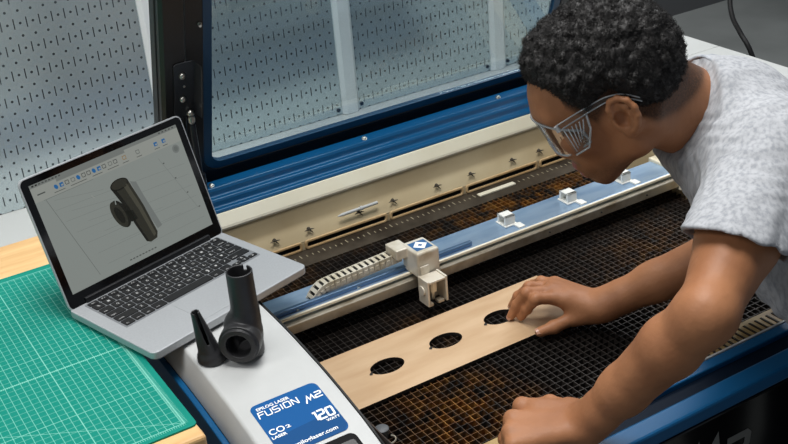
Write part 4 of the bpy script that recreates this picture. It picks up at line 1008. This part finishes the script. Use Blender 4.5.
# collar rib: a band round the neck
ring = []
ea = nrm(np.cross(neckdir, lat)); eb = np.cross(neckdir, ea)
m = MB(); vs = []; NS = 40
for j in range(NS):
    an = 2*math.pi*j/NS; d = ea*math.cos(an)+eb*math.sin(an)
    c0 = nc-neckdir*.004
    # march from the neck axis outwards to the shirt's opening rim
    lo, hi_ = .03, .13
    for _ in range(18):
        md = (lo+hi_)/2; p = (c0+neckdir*(.012-TIL*(math.sqrt(((c0+d*md-NB)@lat)**2+.0004)-.02))+d*md)[None]
        if sh.d(p)[0] < 0: lo = md
        else: hi_ = md
    rr = min(lo, .076)
    for t, q in ((.020, .004), (.020, .0015), (.000, -.0015), (-.005, -.003), (-.007, -.006), (-.004, -.008), (.012, -.005)): vs.append(c0+neckdir*(t-TIL*(math.sqrt(((c0+d*rr-NB)@lat)**2+.0004)-.02))+d*(rr+q))
K = 7
m.add(vs, [(j*K+i, j*K+(i+1) % K, ((j+1) % NS)*K+(i+1) % K, ((j+1) % NS)*K+i) for j in range(NS) for i in range(K)])
m.build('collar', mat('collar_rib', '#AEB2B8', .85, spec=.2, noise=('#8F949B', 90, .4, .6, (1, 1, 1))), ts, smooth=True)
# trousers, shoes
tr = Tree(); tr.u(Ell(PV+sp*.03, (.12, .185, .13)), 0)
feet = []
for s, (fx, fy) in ((1, (1.14, -1.03)), (-1, (1.17, -.845))):
    hip = PV+v3((.01, -.09*s, -.05)); knee = v3((fx-.035, fy, FZ+.50)); ank = v3((fx+.02, fy, FZ+.11)); feet.append((fx, fy))
    tr.u(Cap(hip, knee, .092, .062), .05); tr.u(Cap(knee, ank, .062, .052), .03)
tr.s_(Fn(lambda P: P[:, 2]-(FZ+.075)), .003)
V, Fq = mesh_sdf(tr, .007, .02); np_obj('trousers', V, Fq, TROU, per)
for fx, fy in feet:
    st = Tree(); st.u(Cap((fx+.03, fy, FZ+.045), (fx-.10, fy, FZ+.035), .042, .040), 0); st.u(Cap((fx+.02, fy, FZ+.05), (fx+.02, fy, FZ+.10), .042, .040), .03); st.u(Cap((fx-.10, fy, FZ+.033), (fx-.17, fy, FZ+.030), .040, .030), .02)
    st.s_(Fn(lambda P: P[:, 2]-(FZ+.003)), .003); V, Fq = mesh_sdf(st, .006, .02); np_obj('shoe', V, Fq, SHOE, per)
# ------------------------------------------------------------------ safety glasses
gl = thing('safety_glasses', 'clear wraparound safety glasses worn by the leaning person', 'glasses', tuple(H(.09, 0, .02)))
CLEAR = glassy('clear_polycarbonate', '#F6F8F9', .04, .0, top=.3); RIM = glassy('clear_rim', '#F0F3F4', .25, .30, .10, white=(.85, .88, .90, 1), top=.8)
def front(y, z, o=0.): return H(.1135-.75*y*y/.07*1.0*(.07/.07)-.35*max(0, abs(y)-.055)**1.0+o-.10*(z-.01)*0, y, z)
def edge_z(y):
    a = abs(y); top = .034-.35*a*a/.07; bot = -.026+.010*math.exp(-(a/.014)**2)*1.6+max(0, a-.045)*.5
    return bot, top
NY, NZ = 40, 8; vs = []
for o in (.001, -.001):
    for i in range(NY+1):
        y = -.072+.144*i/NY; b, t = edge_z(y)
        for j in range(NZ+1): vs.append(front(y, b+(t-b)*j/NZ, o))
fs = []; n1 = (NY+1)*(NZ+1)
for i in range(NY):
    for j in range(NZ):
        a = i*(NZ+1)+j; fs += [(a, a+1, a+NZ+2, a+NZ+1), (n1+a, n1+a+NZ+1, n1+a+NZ+2, n1+a+1)]
m = MB(); m.add(vs, fs); lens = m.build('lens', CLEAR, gl, smooth=True)
m = MB()
top = [front(-.072+.144*i/NY, edge_z(-.072+.144*i/NY)[1], 0) for i in range(NY+1)]; bot = [front(-.072+.144*i/NY, edge_z(-.072+.144*i/NY)[0], 0) for i in range(NY+1)]
m.tube(top, .0018, 6); m.tube(bot, .0018, 6); m.tube([bot[0], top[0]], .0022, 6); m.tube([bot[-1], top[-1]], .0022, 6); m.build('rim', RIM, lens, smooth=True)
for s in (1, -1):
    P = [H(.076, .0755*s, .0300), H(.050, .0800*s, .0330), H(.020, .0825*s, .0345), H(.000, .0840*s, .0340), H(-.020, .0860*s, .0270), H(-.036, .0880*s, .0120)]
    m = MB(); cs = crm(P, 5); hv = HB[:, 2]; vs = []
    for i, p in enumerate(cs):
        p = np.array(p); hh = .0042-.0012*i/len(cs); yy = HB[:, 1]*s*.0013
        vs += [p+hv*hh+yy, p-hv*hh+yy, p-hv*hh-yy, p+hv*hh-yy]
    n = len(cs); m.add(vs, [(i*4+k, i*4+(k+1) % 4, i*4+4+(k+1) % 4, i*4+4+k) for i in range(n-1) for k in range(4)]+[(0, 1, 2, 3), (4*n-1, 4*n-2, 4*n-3, 4*n-4)])
    m.m = [0]*len(m.f); hh_ = [np.array(p) for p in cs]
    for sg_ in (1, -1): m.tube([tuple(p+hv*sg_*(.0042-.0012*i/len(cs))) for i, p in enumerate(hh_)], .0010, 5, 1)
    tp = m.build('temple', [CLEAR, RIM], gl, smooth='auto')
    # side shield with vents
    m = MB(); Q = [H(.077, .0750*s, .027), H(.034, .0800*s, .029), H(.040, .0790*s, .008), H(.056, .0760*s, -.016), H(.077, .0735*s, -.018)]
    off = HB[:, 1]*s*.0012
    m.add([q+off for q in Q]+[q-off for q in Q], [(0, 1, 2, 3, 4), (9, 8, 7, 6, 5)]+[(i, 5+i, 5+(i+1) % 5, (i+1) % 5) for i in range(5)])
    sd = m.build('side_shield', CLEAR, gl)
    m = MB(); m.tube([Q[1], Q[2], Q[3], Q[4]], .0016, 6)
    for k in range(6):
        t = k/5.; a = H(.071-.030*t, (.0765+.0035*t)*s, .023+.002*t); b = H(.073-.020*t, (.0750+.003*t)*s, -.013+.016*t); m.tube([a, b], .0009, 5)
    m.build('vent_rib', RIM, sd, smooth=True)
    m = MB(); m.cyl(H(.0775, .0745*s, .0335), H(.0775, .0745*s, .0245), .0032, seg=10); m.build('hinge', RIM, tp)
settle()
# ------------------------------------------------------------------ camera
cam = bpy.data.cameras.new('camera'); co_ = bpy.data.objects.new('camera', cam); COL.objects.link(co_)
Rm = [[0.84775, -0.52483, -0.07661], [-0.29725, -0.3505, -0.88814], [0.43927, 0.7757, -0.45314]]; Cc = [-0.31434, -1.61239, 0.89514]
M = Matrix(((Rm[0][0], -Rm[1][0], -Rm[2][0], Cc[0]), (Rm[0][1], -Rm[1][1], -Rm[2][1], Cc[1]), (Rm[0][2], -Rm[1][2], -Rm[2][2], Cc[2]), (0, 0, 0, 1)))
co_.matrix_world = M; cam.sensor_width = 36; cam.lens = 1146.671*36/788; cam.clip_start = .05
S.camera = co_
# ------------------------------------------------------------------ light
def area(name, loc, target, size, power, col=(1, 1, 1), size_y=None):
    l = bpy.data.lights.new(name, 'AREA'); l.energy = power; l.color = col; l.size = size
    if size_y: l.shape = 'RECTANGLE'; l.size_y = size_y
    o = bpy.data.objects.new(name, l); COL.objects.link(o); o.location = loc
    o.rotation_euler = (Vector(target)-Vector(loc)).to_track_quat('-Z', 'Y').to_euler(); return o
area('softbox_top', (.25, -.45, 2.3), (.45, -.35, 0), .9, 62, (1, .99, .97))
area('softbox_left', (-1.3, -.40, 1.5), (.4, -.3, 0), .5, 12, (1, .98, .95))
area('ceiling_panel', (1.2, .3, 2.2), (.9, -.4, 0), 1.0, 22, (1, .99, .98))
area('background_fill', (3.0, 1.2, 2.3), (2.6, 1.2, -1), 1.2, 75, (.97, .99, 1))  # added unseen area light that brightens the background floor
area('front_left_fill', (-1.6, -2.2, 1.5), (.4, 0, 0), 1.6, 3.5, (.93, .97, 1))  # added weak fill from the camera's left, no window behind it
w = bpy.data.worlds.new('world'); S.world = w; w.use_nodes = True
w.node_tree.nodes['Background'].inputs[0].default_value = (.60, .66, .74, 1); w.node_tree.nodes['Background'].inputs[1].default_value = .25
S.view_settings.view_transform = 'Standard'; S.view_settings.look = 'None'; S.view_settings.exposure = -.25; S.view_settings.gamma = 1.; S.view_settings.use_curve_mapping = False
